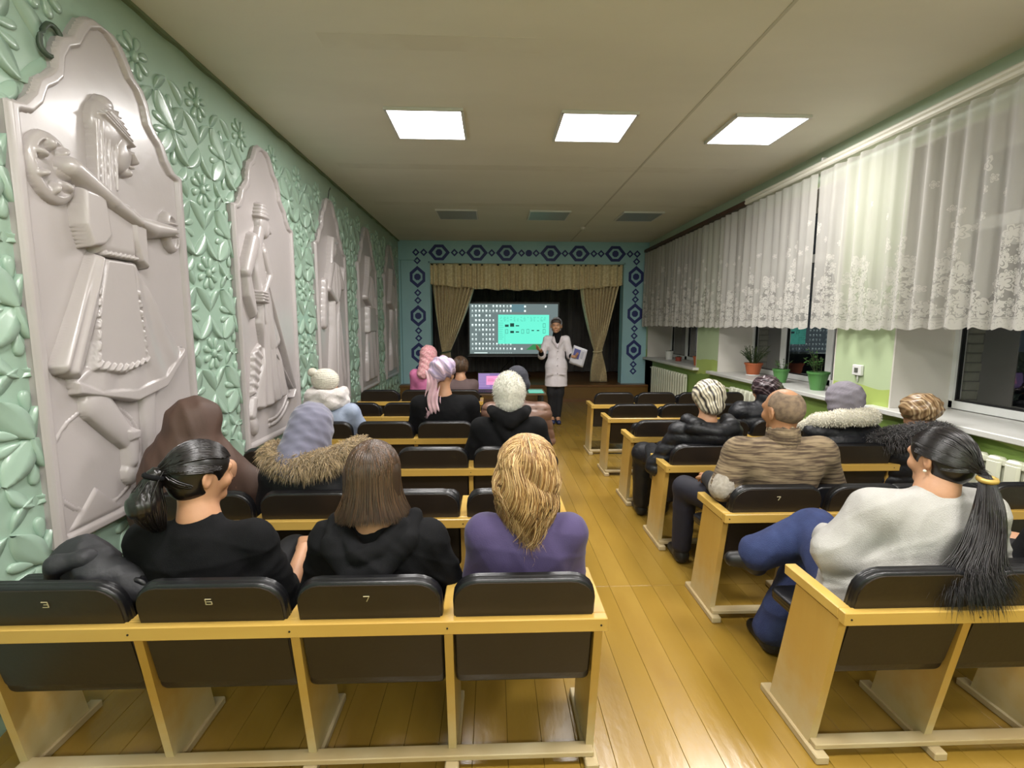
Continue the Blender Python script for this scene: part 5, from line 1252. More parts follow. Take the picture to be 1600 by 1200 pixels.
rg = np.random.RandomState(3); nS = 420; a = rg.uniform(0, 6.28, nS); q = np.sqrt(rg.rand(nS)) ; t = np.linspace(0, 1, 9)[None, :, None]
p0 = T + rg.normal(size=(nS, 3)) * .008; offv = np.stack([np.cos(a), np.sin(a), 0 * a], 1) * (.056 * q)[:, None]; p1 = B_ + offv * 1.05; p2 = B_ + A3(.02, .03, -.10) + offv * .35
strands('hair', p0[:, None] * (1 - t) ** 2 + p1[:, None] * 2 * t * (1 - t) * 1.0 + p2[:, None] * t ** 2 + (p1[:, None] - (p0[:, None] + p2[:, None]) / 2) * (t * (1 - t)) * 1.2, .0026, HAIRK, f.root, rg.uniform(.6, 2.0, (nS, 1)) * np.ones((1, 3)))
b = MB(); b.sm = True; dd = (B_ - T) / np.linalg.norm(B_ - T); uu = np.cross(dd, A3(0, 0, 1)); uu /= np.linalg.norm(uu); vv = np.cross(dd, uu)
b.tube([Vector(T - A3(*f.root.location) + dd * .008 + (uu * math.cos(k) + vv * math.sin(k)) * .027) for k in [2 * math.pi * i / 18 for i in range(19)]], .009, 7); b.build('hair_tie', cBLK, f.root)
# long brown hair, black hoodie
h = Head((-.425, 1.70, 1.025), pitch=-4)
f = Fig('person with long straight brown hair and a black hoodie in the nearest row', -.41, 1.445, h, vox=.007, sw=.175, shx=-.41)
f.body(False, True)
def hood(S_):
    n = f.neck; S_.chain([n + A3(-.135, .0, .0), n + A3(-.125, -.085, -.05), n + A3(-.05, -.125, -.135), n + A3(.03, -.125, -.13), n + A3(.12, -.075, -.04), n + A3(.135, .0, .01)], [.032, .040, .050, .048, .038, .032], .010)
    S_.chain([n + A3(-.10, -.05, .0), n + A3(-.03, -.125, -.075), n + A3(.04, -.11, -.06), n + A3(.10, -.05, .01)], [.024, .036, .034, .024], .006)
f.top('hoodie', cBLK2, amp=.015, seed=9, extra=hood, dep=.66, tr=(.16, .18), fr=1.1); f.legs(cTRB)
hair_base(h, HAIRB, f.root, -.125); fall(h, HAIRB, f.root, 3600, lambda a: -.155 - .012 * math.cos(a), 5, flick=.04, r=.0021, tones=[[1, .95, .9], [1.5, 1.35, 1.2], [2.1, 1.8, 1.45], [.7, .7, .7]])
# blonde, purple
h = Head((.118, 1.70, 1.04), pitch=-3)
f = Fig('person with wavy blonde hair and a purple top beside the aisle', .115, 1.445, h, vox=.007, sw=.150, bulk=.98, armspread=.03)
f.body(False, True)
f.top('purple_top', cPURP, amp=.0035, seed=12, dep=.66, tr=(.15, .165), arm=(.070, .060), fore=(.052, .042), sh=None) if False else f.top('purple_top', cPURP, amp=.007, seed=12, dep=.66, tr=(.155, .165), arm=(.064, .058))
b = MB(); rr_ = random.Random(3); n0 = f.root.location
for i in range(16):
    x = f.x - .025 + .08 * i / 15 - n0[0]; b.cyl((x, -.205 - .0, .655 + rr_.uniform(-.003, .003)), (x + .0035, -.207, .655 + rr_.uniform(-.004, .004)), .0016, n=5)
f.legs(cTRB)
hair_base(h, HAIRY, f.root, -.145, w=.082); fall(h, HAIRY, f.root, 4200, lambda a: -.165 - .05 * max(0, -math.cos(a)) ** 2, 6, flick=-.012, r=.0024, wav=.014, wfreq=2.4, inn=-.014, tail=(.22, (.005, -.085, -.25)), R=(.100, .114, .108),
    tones=[[1, 1, 1], [1.45, 1.5, 1.55], [.75, .62, .5], [1.2, 1.15, 1.0], [.5, .38, .28], [1.7, 1.85, 2.1]])
# brown khimar
h = Head((-1.50, 2.50, 1.055), yaw=-40, pitch=-14)
f = Fig('person in a long brown veil beside the nearest relief panel', -1.50, 2.26, h, vox=.010, sw=.15, shx=-1.52, armspread=.04)
f.body(False, True)
def drp(S_):
    S_.cap(h.p(0, -.03, -.05), A3(-1.55, 2.47, .80), .11, .19, .06, fy=.8); S_.cap(A3(-1.55, 2.47, .80), A3(-1.57, 2.50, .50), .20, .23, .06, fy=.75); S_.cap(A3(-1.45, 2.52, .84), A3(-1.27, 2.62, .64), .10, .09, .06); S_.cap(A3(-1.6, 2.46, .84), A3(-1.735, 2.46, .6), .09, .10, .06)
hijab(f, cBRN, 'veil', drp, amp=.007, vox=.009, ks=[(1, .4, .25, 26, 0), (.9, -.5, .4, 34, 1.4), (.5, .9, .5, 40, 3)]); f.legs(cTRB)
# grey scarf with tan fur hood
h = Head((-.925, 2.50, 1.030), yaw=-14, pitch=-6)
f = Fig('person in a grey headscarf and dark coat with a tan fur hood trim', -.96, 2.26, h, vox=.010, sw=.18, bulk=1.12, sh=.775)
f.body(False, True)
hijab(f, cGRYH, drape=lambda S_: S_.cap(h.p(-.02, -.07, -.06), f.neck + A3(-.05, -.07, .03), .082, .105, .04), amp=.005, vox=.008); f.top('coat', cNAVY, amp=.006, seed=5, tr=(.175, .19)); f.legs(cTRB)
n_ = f.neck; fur_ring('fur_trim', f, [n_ + A3(-.20, .06, .07), n_ + A3(-.18, -.05, .055), n_ + A3(-.09, -.115, .035), n_ + A3(0, -.13, .03), n_ + A3(.10, -.11, .04), n_ + A3(.20, -.05, .075), n_ + A3(.24, .06, .09)], [.028, .034, .04, .042, .04, .034, .028], FTAN, 5200, .042, 7, (0, -.05, -.55), .0014)
# pompom hat
h = Head((-1.415, 4.16, 1.045), yaw=-30, pitch=-5)
f = Fig('person in a white bobble hat, thick pale scarf and light blue jacket', -1.37, 3.93, h, vox=.012, sw=.19, bulk=1.05, armspread=.13)
f.body(False, True, .010)
S_ = Sdf(.007, .02); S_.ell(h.p(0, -.008, .035), (.104, .118, .098), h.M); S_.disp = lambda x, y, z: .0025 * np.sin(z * 520) + .0015 * np.sin((x + y) * 260); hat = skin_obj('knit_hat', S_.build(), cHATW, f.root)
S_ = Sdf(.006, .01); S_.ell(A3(-1.50, 4.10, 1.15), (.040, .040, .038)); S_.disp = lambda x, y, z: wave(x, y, z, 3, .006, 3); VFb = S_.build(); pp = skin_obj('pompom', VFb, cHATW, f.root)
S_ = Sdf(.009, .02); nk = h.c + A3(0, 0, .028); S_.chain([nk + A3(-.11, .03, -.10), nk + A3(-.09, -.09, -.11), nk + A3(.02, -.12, -.12), nk + A3(.12, -.06, -.115), nk + A3(.13, .05, -.10)], [.05, .055, .055, .055, .05]); S_.chain([nk + A3(-.13, -.03, -.17), nk + A3(-.04, -.12, -.18), nk + A3(.08, -.11, -.18), nk + A3(.15, .0, -.17)], [.05, .055, .055, .05]); S_.disp = lambda x, y, z: wave(x, y, z, 6, .012, 1.6); skin_obj('scarf', S_.build(), cSCF, f.root)
f.top('jacket', cBLUJ, amp=.010, seed=15, vox=.010); f.legs(cTRB)
# lavender turban
h = Head((-.42, 4.15, 1.135), yaw=-22, pitch=0)
f = Fig('person in a lavender and pink satin turban with a fringed tail, wide black top', -.40, 3.93, h, vox=.011, sw=.205, bulk=1.30, sh=.865, armspread=.07)
f.body(True, True, .008); f.top('black_top', cBLK, amp=.007, seed=22, vox=.010)
S_ = Sdf(.007, .03); S_.ell(h.p(0, -.02, .050), (.105, .120, .098), h.M); S_.ell(h.p(-.02, -.085, .0), (.07, .055, .07), h.M); S_.ell(h.p(-.055, -.095, .03), (.035, .035, .04), h.M, .01); S_.disp = scarf_fold(h, [(.35, 1, .6, 40, 0)], .006); skin_obj('turban', S_.build(), cLAV, f.root)
kp = h.p(-.075, -.12, .01); S_ = Sdf(.006, .02); S_.chain([kp, A3(-.505, 4.03, 1.05), A3(-.50, 4.015, .95), A3(-.495, 4.00, .87)], [.028, .040, .044, .050], fy=.45); S_.disp = lambda x, y, z: .006 * np.sin(x * 190 + 3 * np.sin(z * 22)); skin_obj('scarf_tail', S_.build(), cPALEP, f.root)
rg = np.random.RandomState(5); nS = 60; x0 = rg.uniform(-.545, -.445, nS); P = np.stack([np.stack([x0 + rg.normal(size=nS) * .004 * k, np.full(nS, 4.005), .84 - k * .013 + 0 * x0], 1) for k in range(6)], 1); strands('fringe', P, .003, cPALEP, f.root)
f.legs(cTRB)
# fluffy white hat
h = Head((.108, 3.32, 1.075), pitch=-3)
f = Fig('person in a fluffy white hat and black hooded sweatshirt at the aisle', .105, 3.08, h, vox=.010, sw=.185, bulk=1.16)
f.body(False, True)
def hood(S_):
    n = f.neck; S_.chain([n + A3(-.12, -.01, .06), n + A3(-.09, -.085, .045), n + A3(0, -.115, .0), n + A3(.09, -.085, .045), n + A3(.12, -.01, .06)], [.035, .042, .055, .042, .035], .012); S_.cap(n + A3(-.06, -.08, -.02), n + A3(.02, -.13, -.16), .05, .04, .02)
f.top('hoodie', cBLK2, amp=.007, seed=30, extra=hood); f.legs(cTRB)
S_ = Sdf(.007, .03); S_.ell(h.p(0, -.010, .025), (.106, .120, .120), h.M); S_.ell(h.p(0, -.01, .11), (.055, .06, .04), h.M); S_.ell(h.p(0, -.035, -.06), (.085, .075, .065), h.M); S_.disp = lambda x, y, z: wave(x, y, z, 8, .005, 1.6); VFh = S_.build(); hat = white_tone(skin_obj('fluffy_hat', VFh, FANG, f.root), 1.0)
spikes('fluff', VFh[0], VFh[1], FANG, f.root, 5200, .016, .0011, (0, 0, -.2), 4, jit=.9, tones=[[1, 1, 1], [1.15, 1.15, 1.15], [.9, .9, .9]]).parent = hat
# dark beanie, brown puffer
h = Head((.205, 4.20, 1.065), pitch=-4)
f = Fig('person in a dark beanie and brown puffer jacket, beyond the fluffy white hat', .19, 3.93, h, vox=.012, sw=.215, bulk=1.30, sh=.79, armspread=.06)
f.body(True, True, .010); f.top('puffer_jacket', cBRP, amp=.004, seed=33, quilt=.085, collar=.05, vox=.010); f.legs(cTRB)
S_ = Sdf(.008, .02); S_.ell(h.p(0, -.008, .028), (.098, .114, .105), h.M); S_.cap(h.p(-.05, -.05, -.03), h.p(.05, -.05, -.03), .062, .062); S_.disp = lambda x, y, z: .0015 * np.sin(np.arctan2(y - h.c[1], x - h.c[0]) * 60); skin_obj('beanie', S_.build(), mat('charcoal_knit', '#2d2e36', .9), f.root)
# pink scarf by the front
h = Head((-.80, 6.10, 1.165), yaw=-15)
f = Fig('person in a speckled pink headscarf and pink top in the row nearest the stage', -.84, 5.87, h, vox=.012, sw=.155, bulk=.95, armspread=.03)
f.body(False, True, .011); hijab(f, cPNKS, amp=.006, vox=.010, big=1.04, drape=lambda S_: S_.cap(h.p(0, -.06, -.08), A3(-.86, 6.0, .95), .085, .075, .04)); f.top('pink_top', cPINK, amp=.004, seed=41); f.legs(cTRB, vox=.013)
# brown bob
h = Head((-.41, 6.12, 1.035), yaw=-35, pitch=-6)
f = Fig('person with short brown hair beside the pink headscarf, in front of the screen', -.40, 5.87, h, vox=.012, sw=.15, armspread=.03)
f.body(True, True, .009); f.top('dark_top', cTOPG, amp=.004, seed=43); f.legs(cTRB, vox=.013)
white_tone(cap_shell('hair_base', h, HAIRB, f.root, r=(.088, .104, .10), vox=.008), 1.2); fall(h, HAIRB, f.root, 500, lambda a: -.075, 8, flick=-.015, r=.004, tones=[[1.6, 1.4, 1.2], [2.2, 1.9, 1.6], [1, 1, 1]])
# ------------------------------------------------------------------ right of the aisle
# pale sweater, long ponytail
h = Head((1.655, 1.70, 1.065), yaw=12, pitch=-8, roll=4)
f = Fig('person with a long black ponytail and pale grey sweater in the right foreground', 1.43, 1.445, h, vox=.007, sw=.185, bulk=1.12, shx=1.60, sh=.865, armspread=.13, hands=((-.16, .30, .17), (.06, .34, .15)), knees=((-.24, .57, .05), (-.10, .60, .06)), ankle=((.02, .06), (.0, .1)), yaw=-4)
f.elL = A3(1.285, 1.70, .70); f.haL = A3(1.43, 1.97, .66); f.knL = A3(1.43, 2.03, .65); f.anL = A3(1.215, 2.10, .475); f.footL = A3(-.095, .04, -.015); f.knR = A3(1.44, 2.06, .50); f.anR = A3(1.32, 2.12, .09)
f.body(vox=.0055); f.top('sweater', cWSW, amp=.021, seed=52, fr=.8, arm=(.072, .072), fore=(.066, .045), tr=(.165, .19), sleeves=.95, dep=.72)
f.legs(cJEAN, r=(.098, .088), lo=.082, name='jeans', amp=.012)
tie = (.012, -.128, -.045)
white_tone(cap_shell('hair_base', h, HAIRK, f.root), .5); sleek(h, HAIRK, f.root, 950, tie, 12)
T = h.p(*tie); rg = np.random.RandomState(13); nS = 1800; t = np.linspace(0, 1, 14)[None, :, None]
a = rg.uniform(0, 6.28, nS); q = np.sqrt(rg.rand(nS)); off = np.stack([np.cos(a) * .060, np.sin(a) * .026, 0 * a], 1) * q[:, None]
L0 = A3(1.600, 1.49, .72) - A3(0, 0, 0); p0 = T + off * .35; p1 = T + A3(.02, -.045, -.13) + off * 1.15; p2 = L0 + A3(0, .0, .03) + off * 1.3; p3 = L0 + A3(-.02, -.04, -.05) + off * 1.9 + rg.normal(size=(nS, 3)) * A3(.022, .01, .04)
P = p0[:, None] * (1 - t) ** 3 + p1[:, None] * 3 * t * (1 - t) ** 2 + p2[:, None] * 3 * t ** 2 * (1 - t) + p3[:, None] * t ** 3
P = P + np.concatenate([np.sin(t * 9 + a[:, None, None] * 1.0) * .010 * t ** 1.5, 0 * P[:, :, :1], 0 * P[:, :, :1]], 2) * 1.2
strands('hair', P, .0021, HAIRK, f.root, rg.uniform(.6, 1.7, (nS, 1)) * np.ones((1, 3)))
b = MB(); b.sm = True; n0 = A3(*f.root.location); b.tube([Vector(T - n0 + A3(.003, -.008, -.012) + A3(.026 * math.cos(k), .020 * math.sin(k), .004 * math.sin(k))) for k in [2 * math.pi * i / 18 for i in range(19)]], .009, 7)
tag(b.build('hair_tie', mat('gold_tie', '#b79a52', .4, metal=.3), f.root), 'gold hair tie')
b = MB(); b.sm = True; e = h.p(-.086, -.004, -.048) - n0; b.lathe([(0, -.006), (.005, -.003), (.006, 0), (.005, .003), (0, .006)], tuple(e), 10); b.build('earring', mat('pearl', '#ded8c8', .2), f.root)
# man, brown sweater
h = Head((1.535, 2.50, 1.100), yaw=14, pitch=-4, sc=1.08)
f = Fig('balding person in a brown knitted sweater with a high ribbed collar', 1.50, 2.275, h, vox=.008, sw=.215, bulk=1.16, skin=SKIN2, sh=.875, armspread=.15, knees=((-.27, .48, -.01), (-.04, .52, .0)), hands=((-.22, .36, .14), (.10, .36, .14)))
f.elL = A3(1.215, 2.46, .695); f.haL = A3(1.26, 2.72, .66)
f.body(vox=.006)
f.top('sweater', cBSW, amp=.007, seed=61, arm=(.070, .062), tr=(.17, .185), sleeves=.0, dep=.70)
n_ = f.neck
S_ = Sdf(.007, .015); S_.cap(n_ + A3(0, 0, -.06), n_ + A3(0, -.005, .035), .088, .082); S_.cap(n_ + A3(0, .01, .00), n_ + A3(0, .005, .10), .060, .074, .01, sub=True); S_.disp = lambda x, y, z: .0030 * np.sin(np.arctan2(y - n_[1], x - n_[0]) * 52); skin_obj('ribbed_collar', S_.build(), cBSW, f.root)
for sh, el, ha in ((f.shL, f.elL, f.haL), (f.shR, f.elR, f.haR)):
    d1 = (el - sh); S_ = Sdf(.008, .02); S_.cap(sh + d1 * .78, el, .074, .072); S_.cap(el, el + (ha - el) * .12, .070, .062); S_.disp = lambda x, y, z: wave(x, y, z, 5, .004); skin_obj('sleeve_band', S_.build(), mat('pale_grey_knit', '#a8a196', .9, '#8f887d', 60), f.root)
    S_ = Sdf(.008, .02); S_.cap(el + (ha - el) * .05 + A3(0, 0, -.012), ha, .066, .046); S_.disp = lambda x, y, z: wave(x, y, z, 6, .005); skin_obj('sleeve_end', S_.build(), mat('black_knit', '#17171a', .9), f.root)
f.legs(cTRN, r=(.098, .075), lo=.062)
b = MB()
for i, (dx, dz) in enumerate(((0, 0), (.010, .012), (-.004, .026), (.008, .038))): b.cyl((dx, 0, dz), (dx + .008, -.002, dz + .003), .006, n=6)
kl = f.knL - A3(*f.root.location); b.build('trouser_print', mat('white_print', '#cfcfd6', .6), f.root, (kl[0] + .045, kl[1] - .088, kl[2] - .035))
# stubble hair
def stub():
    S_ = Sdf(.006, .01); S_.ell(h.p(0, -.012, .016), np.array((.0785, .0985, .090)) * h.s, h.M); S_.ell(h.p(0, .10, .02), np.array((.12, .085, .12)) * h.s, h.M, .012, True); S_.ell(h.p(0, .03, -.09), np.array((.12, .10, .06)) * h.s, h.M, .01, True)
    S_.ell(h.p(0, -.05, .125), np.array((.05, .05, .045)) * h.s, h.M, .02, True)
    for x in (-1, 1): S_.ell(h.p(.085 * x, .01, -.02), np.array((.03, .034, .042)) * h.s, h.M, .01, True)
    skin_obj('cropped_hair', S_.build(), mat('grey_stubble', '#84705a', .85, '#665647', 45, detail=10, lo=.36, hi=.64, bump=.4, bscale=400), f.root)
stub()
# striped turban, quilted coat
h = Head((1.50, 3.33, 1.04), pitch=-6, yaw=6)
f = Fig('person in a black and cream striped headscarf and black quilted coat', 1.46, 3.105, h, vox=.010, sw=.175, bulk=1.18, sh=.80, armspread=.15, knees=((-.25, .46, .0), (-.06, .50, .0)), hands=((-.22, .36, .13), (.10, .36, .14)))
f.body(False, True, .009)
def hood(S_):
    n = f.neck; S_.chain([n + A3(-.14, -.01, .02), n + A3(-.12, -.10, -.01), n + A3(0, -.145, -.05), n + A3(.12, -.10, -.01), n + A3(.14, -.01, .02)], [.045, .055, .065, .055, .045], .03); S_.ell(n + A3(0, -.10, -.10), (.14, .07, .10))
f.top('quilted_coat', cPUF, amp=.004, seed=70, quilt=.075, extra=hood); f.legs(cPUF, r=(.110, .090), lo=.07, name='coat_skirt', amp=.008)
S_ = Sdf(.007, .03); S_.ell(h.p(0, -.012, .030), (.106, .122, .105), h.M); S_.ell(h.p(0, -.055, -.055), (.080, .070, .060), h.M); S_.ell(h.p(0, -.10, -.035), (.055, .030, .035), h.M, .01); S_.disp = scarf_fold(h, FK, .006); skin_obj('striped_headscarf', S_.build(), cZEB, f.root)
# glossy dark headscarf, puffer
h = Head((2.38, 4.16, .985), yaw=30, pitch=-8)
f = Fig('person in a glossy dark headscarf and black puffer jacket, beyond the balding head', 2.33, 3.935, h, vox=.012, sw=.20, bulk=1.25, sh=.80)
f.body(False, True, .011); f.top('puffer_jacket', cPUF, amp=.004, seed=71, quilt=.11, collar=.06)
S_ = Sdf(.008, .03); S_.ell(h.p(0, -.012, .025), (.104, .120, .100), h.M); S_.cap(h.p(.05, -.07, .03), h.p(.17, -.08, -.03), .035, .022); S_.disp = scarf_fold(h, FK, .009); skin_obj('glossy_headscarf', S_.build(), cDKS, f.root); f.legs(cTRB, vox=.013)
# grey hood, cream fur collar
h = Head((2.475, 3.33, 1.035), yaw=8)
f = Fig('person in a grey hood and black puffer jacket with a thick cream fur collar', 2.46, 3.105, h, vox=.011, sw=.185, bulk=1.18, sh=.795, armspread=.04)
f.body(False, True, .011); f.top('puffer_jacket', cPUF, amp=.005, seed=75, quilt=.10)
S_ = Sdf(.008, .03); S_.ell(h.p(0, -.012, .018), (.115, .122, .108), h.M); S_.cap(h.p(0, -.02, -.02), h.p(0, -.02, -.10), .105, .10); S_.disp = scarf_fold(h, [(.3, .1, 1, 60, 0), (-.6, .3, 1, 46, 1)], .004); skin_obj('grey_hood', S_.build(), cGKN, f.root)
n_ = f.neck; fur_ring('fur_collar', f, [n_ + A3(-.25, .08, -.04), n_ + A3(-.20, -.03, .025), n_ + A3(-.09, -.105, .055), n_ + A3(.03, -.12, .065), n_ + A3(.13, -.08, .06), n_ + A3(.17, .02, .05)], [.030, .045, .052, .054, .052, .045], FWHT, 3600, .014, 3, (0, 0, -.2), .0016, jit=.9, tones=[[1, 1, 1], [1.1, 1.1, 1.1], [.9, .9, .88]])
f.legs(cTRB, vox=.013)
# bronze satin scarf, dark fur collar
h = Head((2.91, 3.19, .975), yaw=18, pitch=-6)
f = Fig('person in a bronze satin headscarf and black coat with dark fur, by the window', 2.86, 2.99, h, vox=.011, sw=.145, bulk=1.06, sh=.76, armspread=.0)
f.body(False, True, .011); f.top('leather_coat', cPUF, amp=.010, seed=77, quilt=.09)
S_ = Sdf(.008, .03); S_.ell(h.p(0, -.012, .018), (.110, .118, .098), h.M); S_.disp = scarf_fold(h, [(1, .2, .6, 48, 0), (.8, -.3, -.9, 60, 1), (.2, .3, 1, 50, 2)], .009); skin_obj('satin_headscarf', S_.build(), cBRS, f.root)
n_ = f.neck; fur_ring('fur_collar', f, [n_ + A3(-.30, .05, -.09), n_ + A3(-.20, -.04, -.03), n_ + A3(-.09, -.11, .005), n_ + A3(.03, -.13, .01), n_ + A3(.12, -.08, .0)], [.05, .06, .066, .066, .05], FDRK, 2800, .045, 8, (0, 0, -.5), .0022, tones=[[1, 1, 1], [3.2, 3, 3], [1.5, 1.5, 1.5]])
f.legs(cTRB, vox=.013)
# neighbour mostly outside the frame
h = Head((2.30, 1.70, 1.05))
f = Fig('person at the right edge, mostly outside the frame, in black with a zebra striped cuff', 2.28, 1.445, h, vox=.010, sw=.18, knees=((-.16, .56, .03), (.08, .5)), hands=((-.17, .42, .19), (.10, .36, .14)))
f.body(True, True, .009); f.top('black_top', cBLK, amp=.007, seed=81, sleeves=.6)
S_ = Sdf(.007, .02); S_.cap(f.elL + (f.haL - f.elL) * .5, f.haL + (f.elL - f.haL) * .02, .055, .050); S_.disp = lambda x, y, z: wave(x, y, z, 5, .004); skin_obj('striped_cuff', S_.build(), cZEB, f.root)
f.legs(cTRB); white_tone(cap_shell('hair_base', h, HAIRK, f.root), .5); sleek(h, HAIRK, f.root, 300, (0, -.12, -.02), 14, r=.005)
# ------------------------------------------------------------------ the speaker in a white coat
def lecturer():
    root = person('standing person in a white medical coat before the stage, holding papers', (.985, 7.60, 0))
    c = A3(.985, 7.60, 0); h = Head(c + A3(-.012, -.02, 1.535), yaw=170, pitch=-2, sc=1.08)
    neck = c + A3(0, .0, 1.40); shl = c + A3(-.150, 0, 1.318); shr = c + A3(.150, .01, 1.318); hip = c + A3(0, .02, .93)
    elL = c + A3(-.235, -.03, 1.065); haL = c + A3(-.265, -.20, 1.15); elR = c + A3(.225, .02, 1.06); haR = c + A3(.225, -.19, 1.07)
    knL = c + A3(-.075, -.01, .48); knR = c + A3(.055, -.01, .48); anL = c + A3(-.055, .02, .09); anR = c + A3(.035, .0, .09)
    S_ = Sdf(.0065, .025); h.add(S_); S_.cap(h.p(0, -.01, -.05), neck, .048, .052); S_.cap(neck, c + A3(0, .01, 1.25), .048, .060, .02); S_.cap(c + A3(0, .01, 1.22), hip, .070, .095, .03, fx=1.2); S_.cap(shl, shr, .045, .045)
    for s_, e, w in ((shl, elL, haL), (shr, elR, haR)): S_.cap(s_, e, .042, .035); S_.cap(e, w, .033, .024)
    hand(S_, haL, (-.45, -.55, .30), (.1, -.2, .9), .0085, .25, -1, .075); hand(S_, haR, (.55, -.55, .05), (-.2, -.5, .6), .0085, .75, -1, .07)
    for k_, a_, o in ((knL, anL, -.07), (knR, anR, .07)): S_.cap(hip + A3(o, 0, -.05), k_, .08, .05); S_.cap(k_, a_, .048, .034); S_.cap(a_, a_ + A3(0, -.11, -.05), .032, .028)
    skin_obj('body', S_.build(), SKIN, root)
    n0 = A3(*root.location)
    b = MB(); b.sm = True
    for x in (-.030, .030):
        e = h.p(x, .086, .001) - n0; b.lathe([(0, -.010), (.007, -.007), (.010, 0), (.007, .007), (0, .010)], tuple(e), 10)
    b.build('eyes', mat('eye_white', '#b9b2a8', .3), root)
    b = MB()
    for x in (-.030, .030):
        e = h.p(x, .0965, .001) - n0; b.box(e[0] - .0045, e[0] + .0045, e[1] - .003, e[1] + .002, e[2] - .005, e[2] + .005)
        q0, q1 = h.p(x - .016, .096, .020) - n0, h.p(x + .016, .096, .021) - n0; b.tube([q0, (q0 + q1) / 2 + A3(0, 0, .004), q1], .0028, 5)
    b.build('brows_and_pupils', mat('dark_brow', '#2f221b', .7), root)
    b = MB(); m0, m1 = h.p(-.020, .100, -.062) - n0, h.p(.020, .100, -.062) - n0; b.tube([m0, (m0 + m1) / 2 + A3(0, -.004, 0), m1], .0045, 5); b.build('lips', mat('lips', '#a05a50', .5), root)
    S_ = Sdf(.0065, .02); S_.ell(h.p(0, -.016, .030), (.090, .104, .095), h.M); S_.ell(h.p(0, -.03, -.05), (.072, .07, .065), h.M); S_.ell(h.p(0, .095, -.03), (.072, .068, .088), h.M, .012, True); S_.disp = scarf_fold(h, FK, .003); skin_obj('grey_headcover', S_.build(), mat('grey_headcover_cloth', '#8a8a90', .75, '#97979d', 12), root)
    S_ = Sdf(.0065, .012); S_.ell(h.p(0, .03, .045), (.078, .074, .060), h.M); S_.ell(h.p(0, .105, -.05), (.10, .07, .105), h.M, .01, True); skin_obj('hair', S_.build(), mat('greyish_hair', '#3c3431', .6), root)
    S_ = Sdf(.008, .02); S_.cap(c + A3(0, 0, 1.33), neck + A3(0, -.008, .025), .075, .060); S_.cap(c + A3(0, -.03, 1.31), c + A3(0, -.03, 1.22), .070, .060)
    for e, w in ((elL, haL), (elR, haR)): S_.cap(e, w + (e - w) * .12, .046, .034)
    skin_obj('black_polo_neck', S_.build(), cBLK, root)
    # coat
    S_ = Sdf(.0075, .035); S_.cap(shl, shr, .055, .055); S_.cap(c + A3(0, .0, 1.24), c + A3(0, 0, 1.08), .105, .090, fx=1.35, fy=.95); S_.cap(c + A3(0, 0, 1.08), c + A3(0, .01, .90), .092, .128, fx=1.3); S_.cap(c + A3(0, .01, .92), c + A3(0, .01, .58), .130, .140, fx=1.28)
    S_.cap(shl, elL + (shl - elL) * .02, .058, .056, .03); S_.cap(shr, elR + (shr - elR) * .02, .058, .056, .03); S_.cap(elL, elL + (haL - elL) * .22, .055, .052); S_.cap(elR, elR + (haR - elR) * .22, .055, .052)
    S_.cap(neck + A3(0, -.03, .04), c + A3(0, -.115, 1.36), .062, .060, .008, sub=True); S_.cap(c + A3(0, -.115, 1.37), c + A3(0, -.125, 1.19), .060, .010, .006, sub=True)
    S_.disp = lambda x, y, z: wave(x, y, z, 90, .007, 1.0) - .005 * np.exp(-((x - c[0] + .01) / .004) ** 2) * (y < c[1]) * (z < 1.2)
    skin_obj('white_coat', S_.build(cut=lambda x, y, z: .59 - z), mat('white_coat_cotton', '#cfc8cc', .8, '#d6cfd3', 14, bump=.1, bscale=160), root)
    mC = mat('white_coat_trim', '#c2b9bc', .8); b = MB(); cx, cy0 = 0, 0
    # lapels, pocket flaps, belt line, buttons
    b.prism([(-.060, 1.375), (-.046, 1.35), (-.006, 1.185), (-.030, 1.22), (-.085, 1.30)], -.122, -.090, 'y'); b.prism([(.060, 1.375), (.046, 1.35), (.006, 1.185), (.030, 1.22), (.085, 1.30)], -.122, -.090, 'y'); b.build('lapels', mC, root)
    for x in (-.115, .085): MB().box(x - .05, x + .05, -.150, -.140, .78, .80, c=.002).build('pocket_flap', mC, root)
    for z in (1.14, 1.03, .92, .80): MB().cyl((.0, -.139 - (.012 if z < .9 else 0), z), (.0, -.147 - (.012 if z < .9 else 0), z), .009, n=10).build('button', mat('button', '#8f888b', .5), root)
    S_ = Sdf(.009, .03)
    for k_, a_, o in ((knL, anL, -.07), (knR, anR, .07)): S_.cap(hip + A3(o, 0, -.15), k_, .095, .068); S_.cap(k_, a_ + A3(0, 0, .02), .066, .048)
    S_.disp = lambda x, y, z: wave(x, y, z, 91, .004); skin_obj('black_trousers', S_.build(), cTRB, root)
    for a_ in (anL, anR):
        S_ = Sdf(.008, .02); S_.cap(a_ + A3(0, .02, -.05), a_ + A3(0, -.14, -.058), .042, .034); skin_obj('shoe', S_.build(cut=lambda x, y, z: .004 - z), mat('navy_shoe', '#232b4d', .5), root)
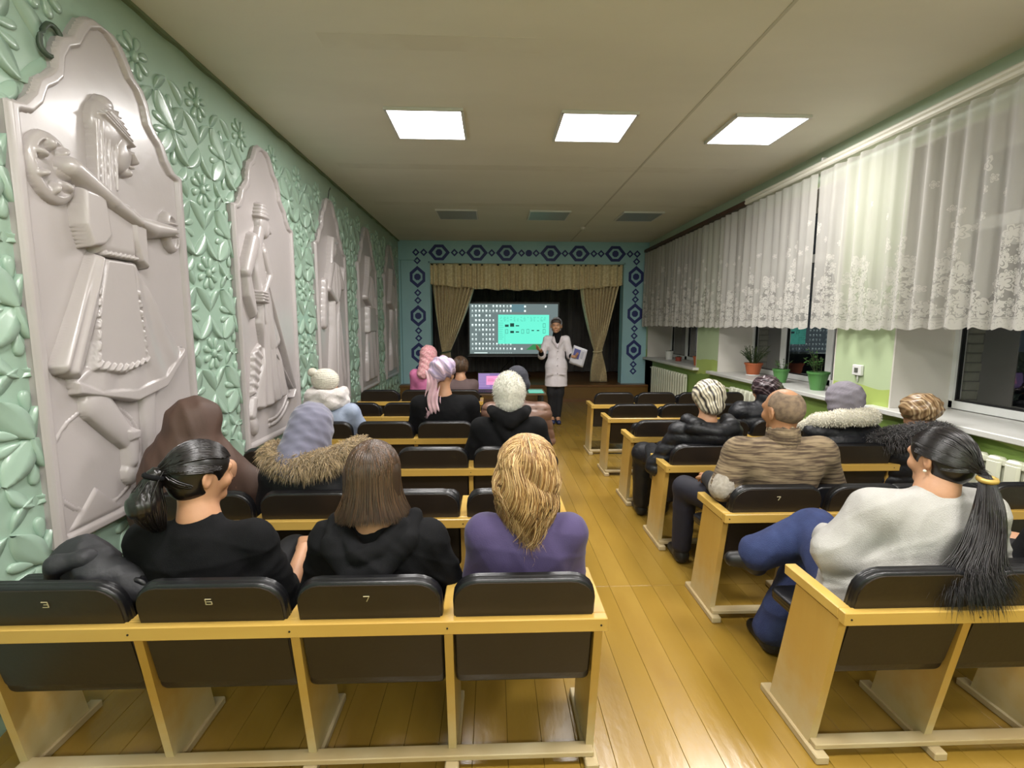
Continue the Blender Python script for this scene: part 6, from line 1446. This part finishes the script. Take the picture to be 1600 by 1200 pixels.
    # papers in the left hand
    t = thing('paper_sheets', tuple(haR + A3(.06, -.05, .0)), 'sheaf of white printed papers held in the hand of the person in the white coat', 'papers')
    m_pp = mat('paper_white', '#c9c9d2', .7); m_pr = mat('print_blue', '#5a5c94', .7)
    rot = (R_(8), R_(18), R_(-28))
    for k in range(4):
        o = grid('paper_sheet', lambda u, v, k=k: (-.10 + .21 * u + .004 * k, .004 * k + .022 * (u - .4) ** 2 + .015 * v * u, .15 - .29 * v - .003 * k), 8, 8, m_pp, t, .0006); o.rotation_euler = rot
    o = grid('printed_picture', lambda u, v: (-.07 + .10 * u, -.0016 + .022 * (u * .48 - .25) ** 2 + .015 * (v * .5 + .12) * u * .48, .11 - .15 * v), 6, 6, m_pr, t); o.rotation_euler = rot
    b = MB()
    for i in range(6): b.box(.045, .09, -.0035, -.0025, .09 - i * .02, .094 - i * .02)
    b.build('printed_lines', mat('print_grey', '#7c7e92', .7), t).rotation_euler = rot
lecturer()
# ------------------------------------------------------------------ jacket heaped on the seat by the wall
t = thing('jacket', (-1.38, 1.70, .45), 'crumpled black jacket heaped on the seat beside the wall in the nearest row', 'jacket')
S_ = Sdf(.009, .04); S_.ell((-1.42, 1.68, .60), (.17, .12, .14)); S_.ell((-1.40, 1.64, .74), (.10, .08, .09)); S_.cap((-1.32, 1.60, .72), (-1.20, 1.62, .66), .07, .06); S_.cap((-1.5, 1.72, .52), (-1.25, 1.80, .52), .07, .07)
S_.disp = lambda x, y, z: wave(x, y, z, 17, .022, 1.3); skin_obj('shell', S_.build(cut=lambda x, y, z: .465 - z), mat('dark_grey_nylon', '#222226', .6, '#2a2a2e', 6, bump=.2, bscale=50), t)
S_ = Sdf(.008, .03); S_.chain([(-1.47, 1.60, .70), (-1.42, 1.56, .77), (-1.35, 1.58, .78), (-1.31, 1.64, .74)], [.028] * 4); S_.disp = lambda x, y, z: wave(x, y, z, 18, .008, 2); skin_obj('collar', S_.build(), mat('dark_grey_nylon', '#222226', .6), t)
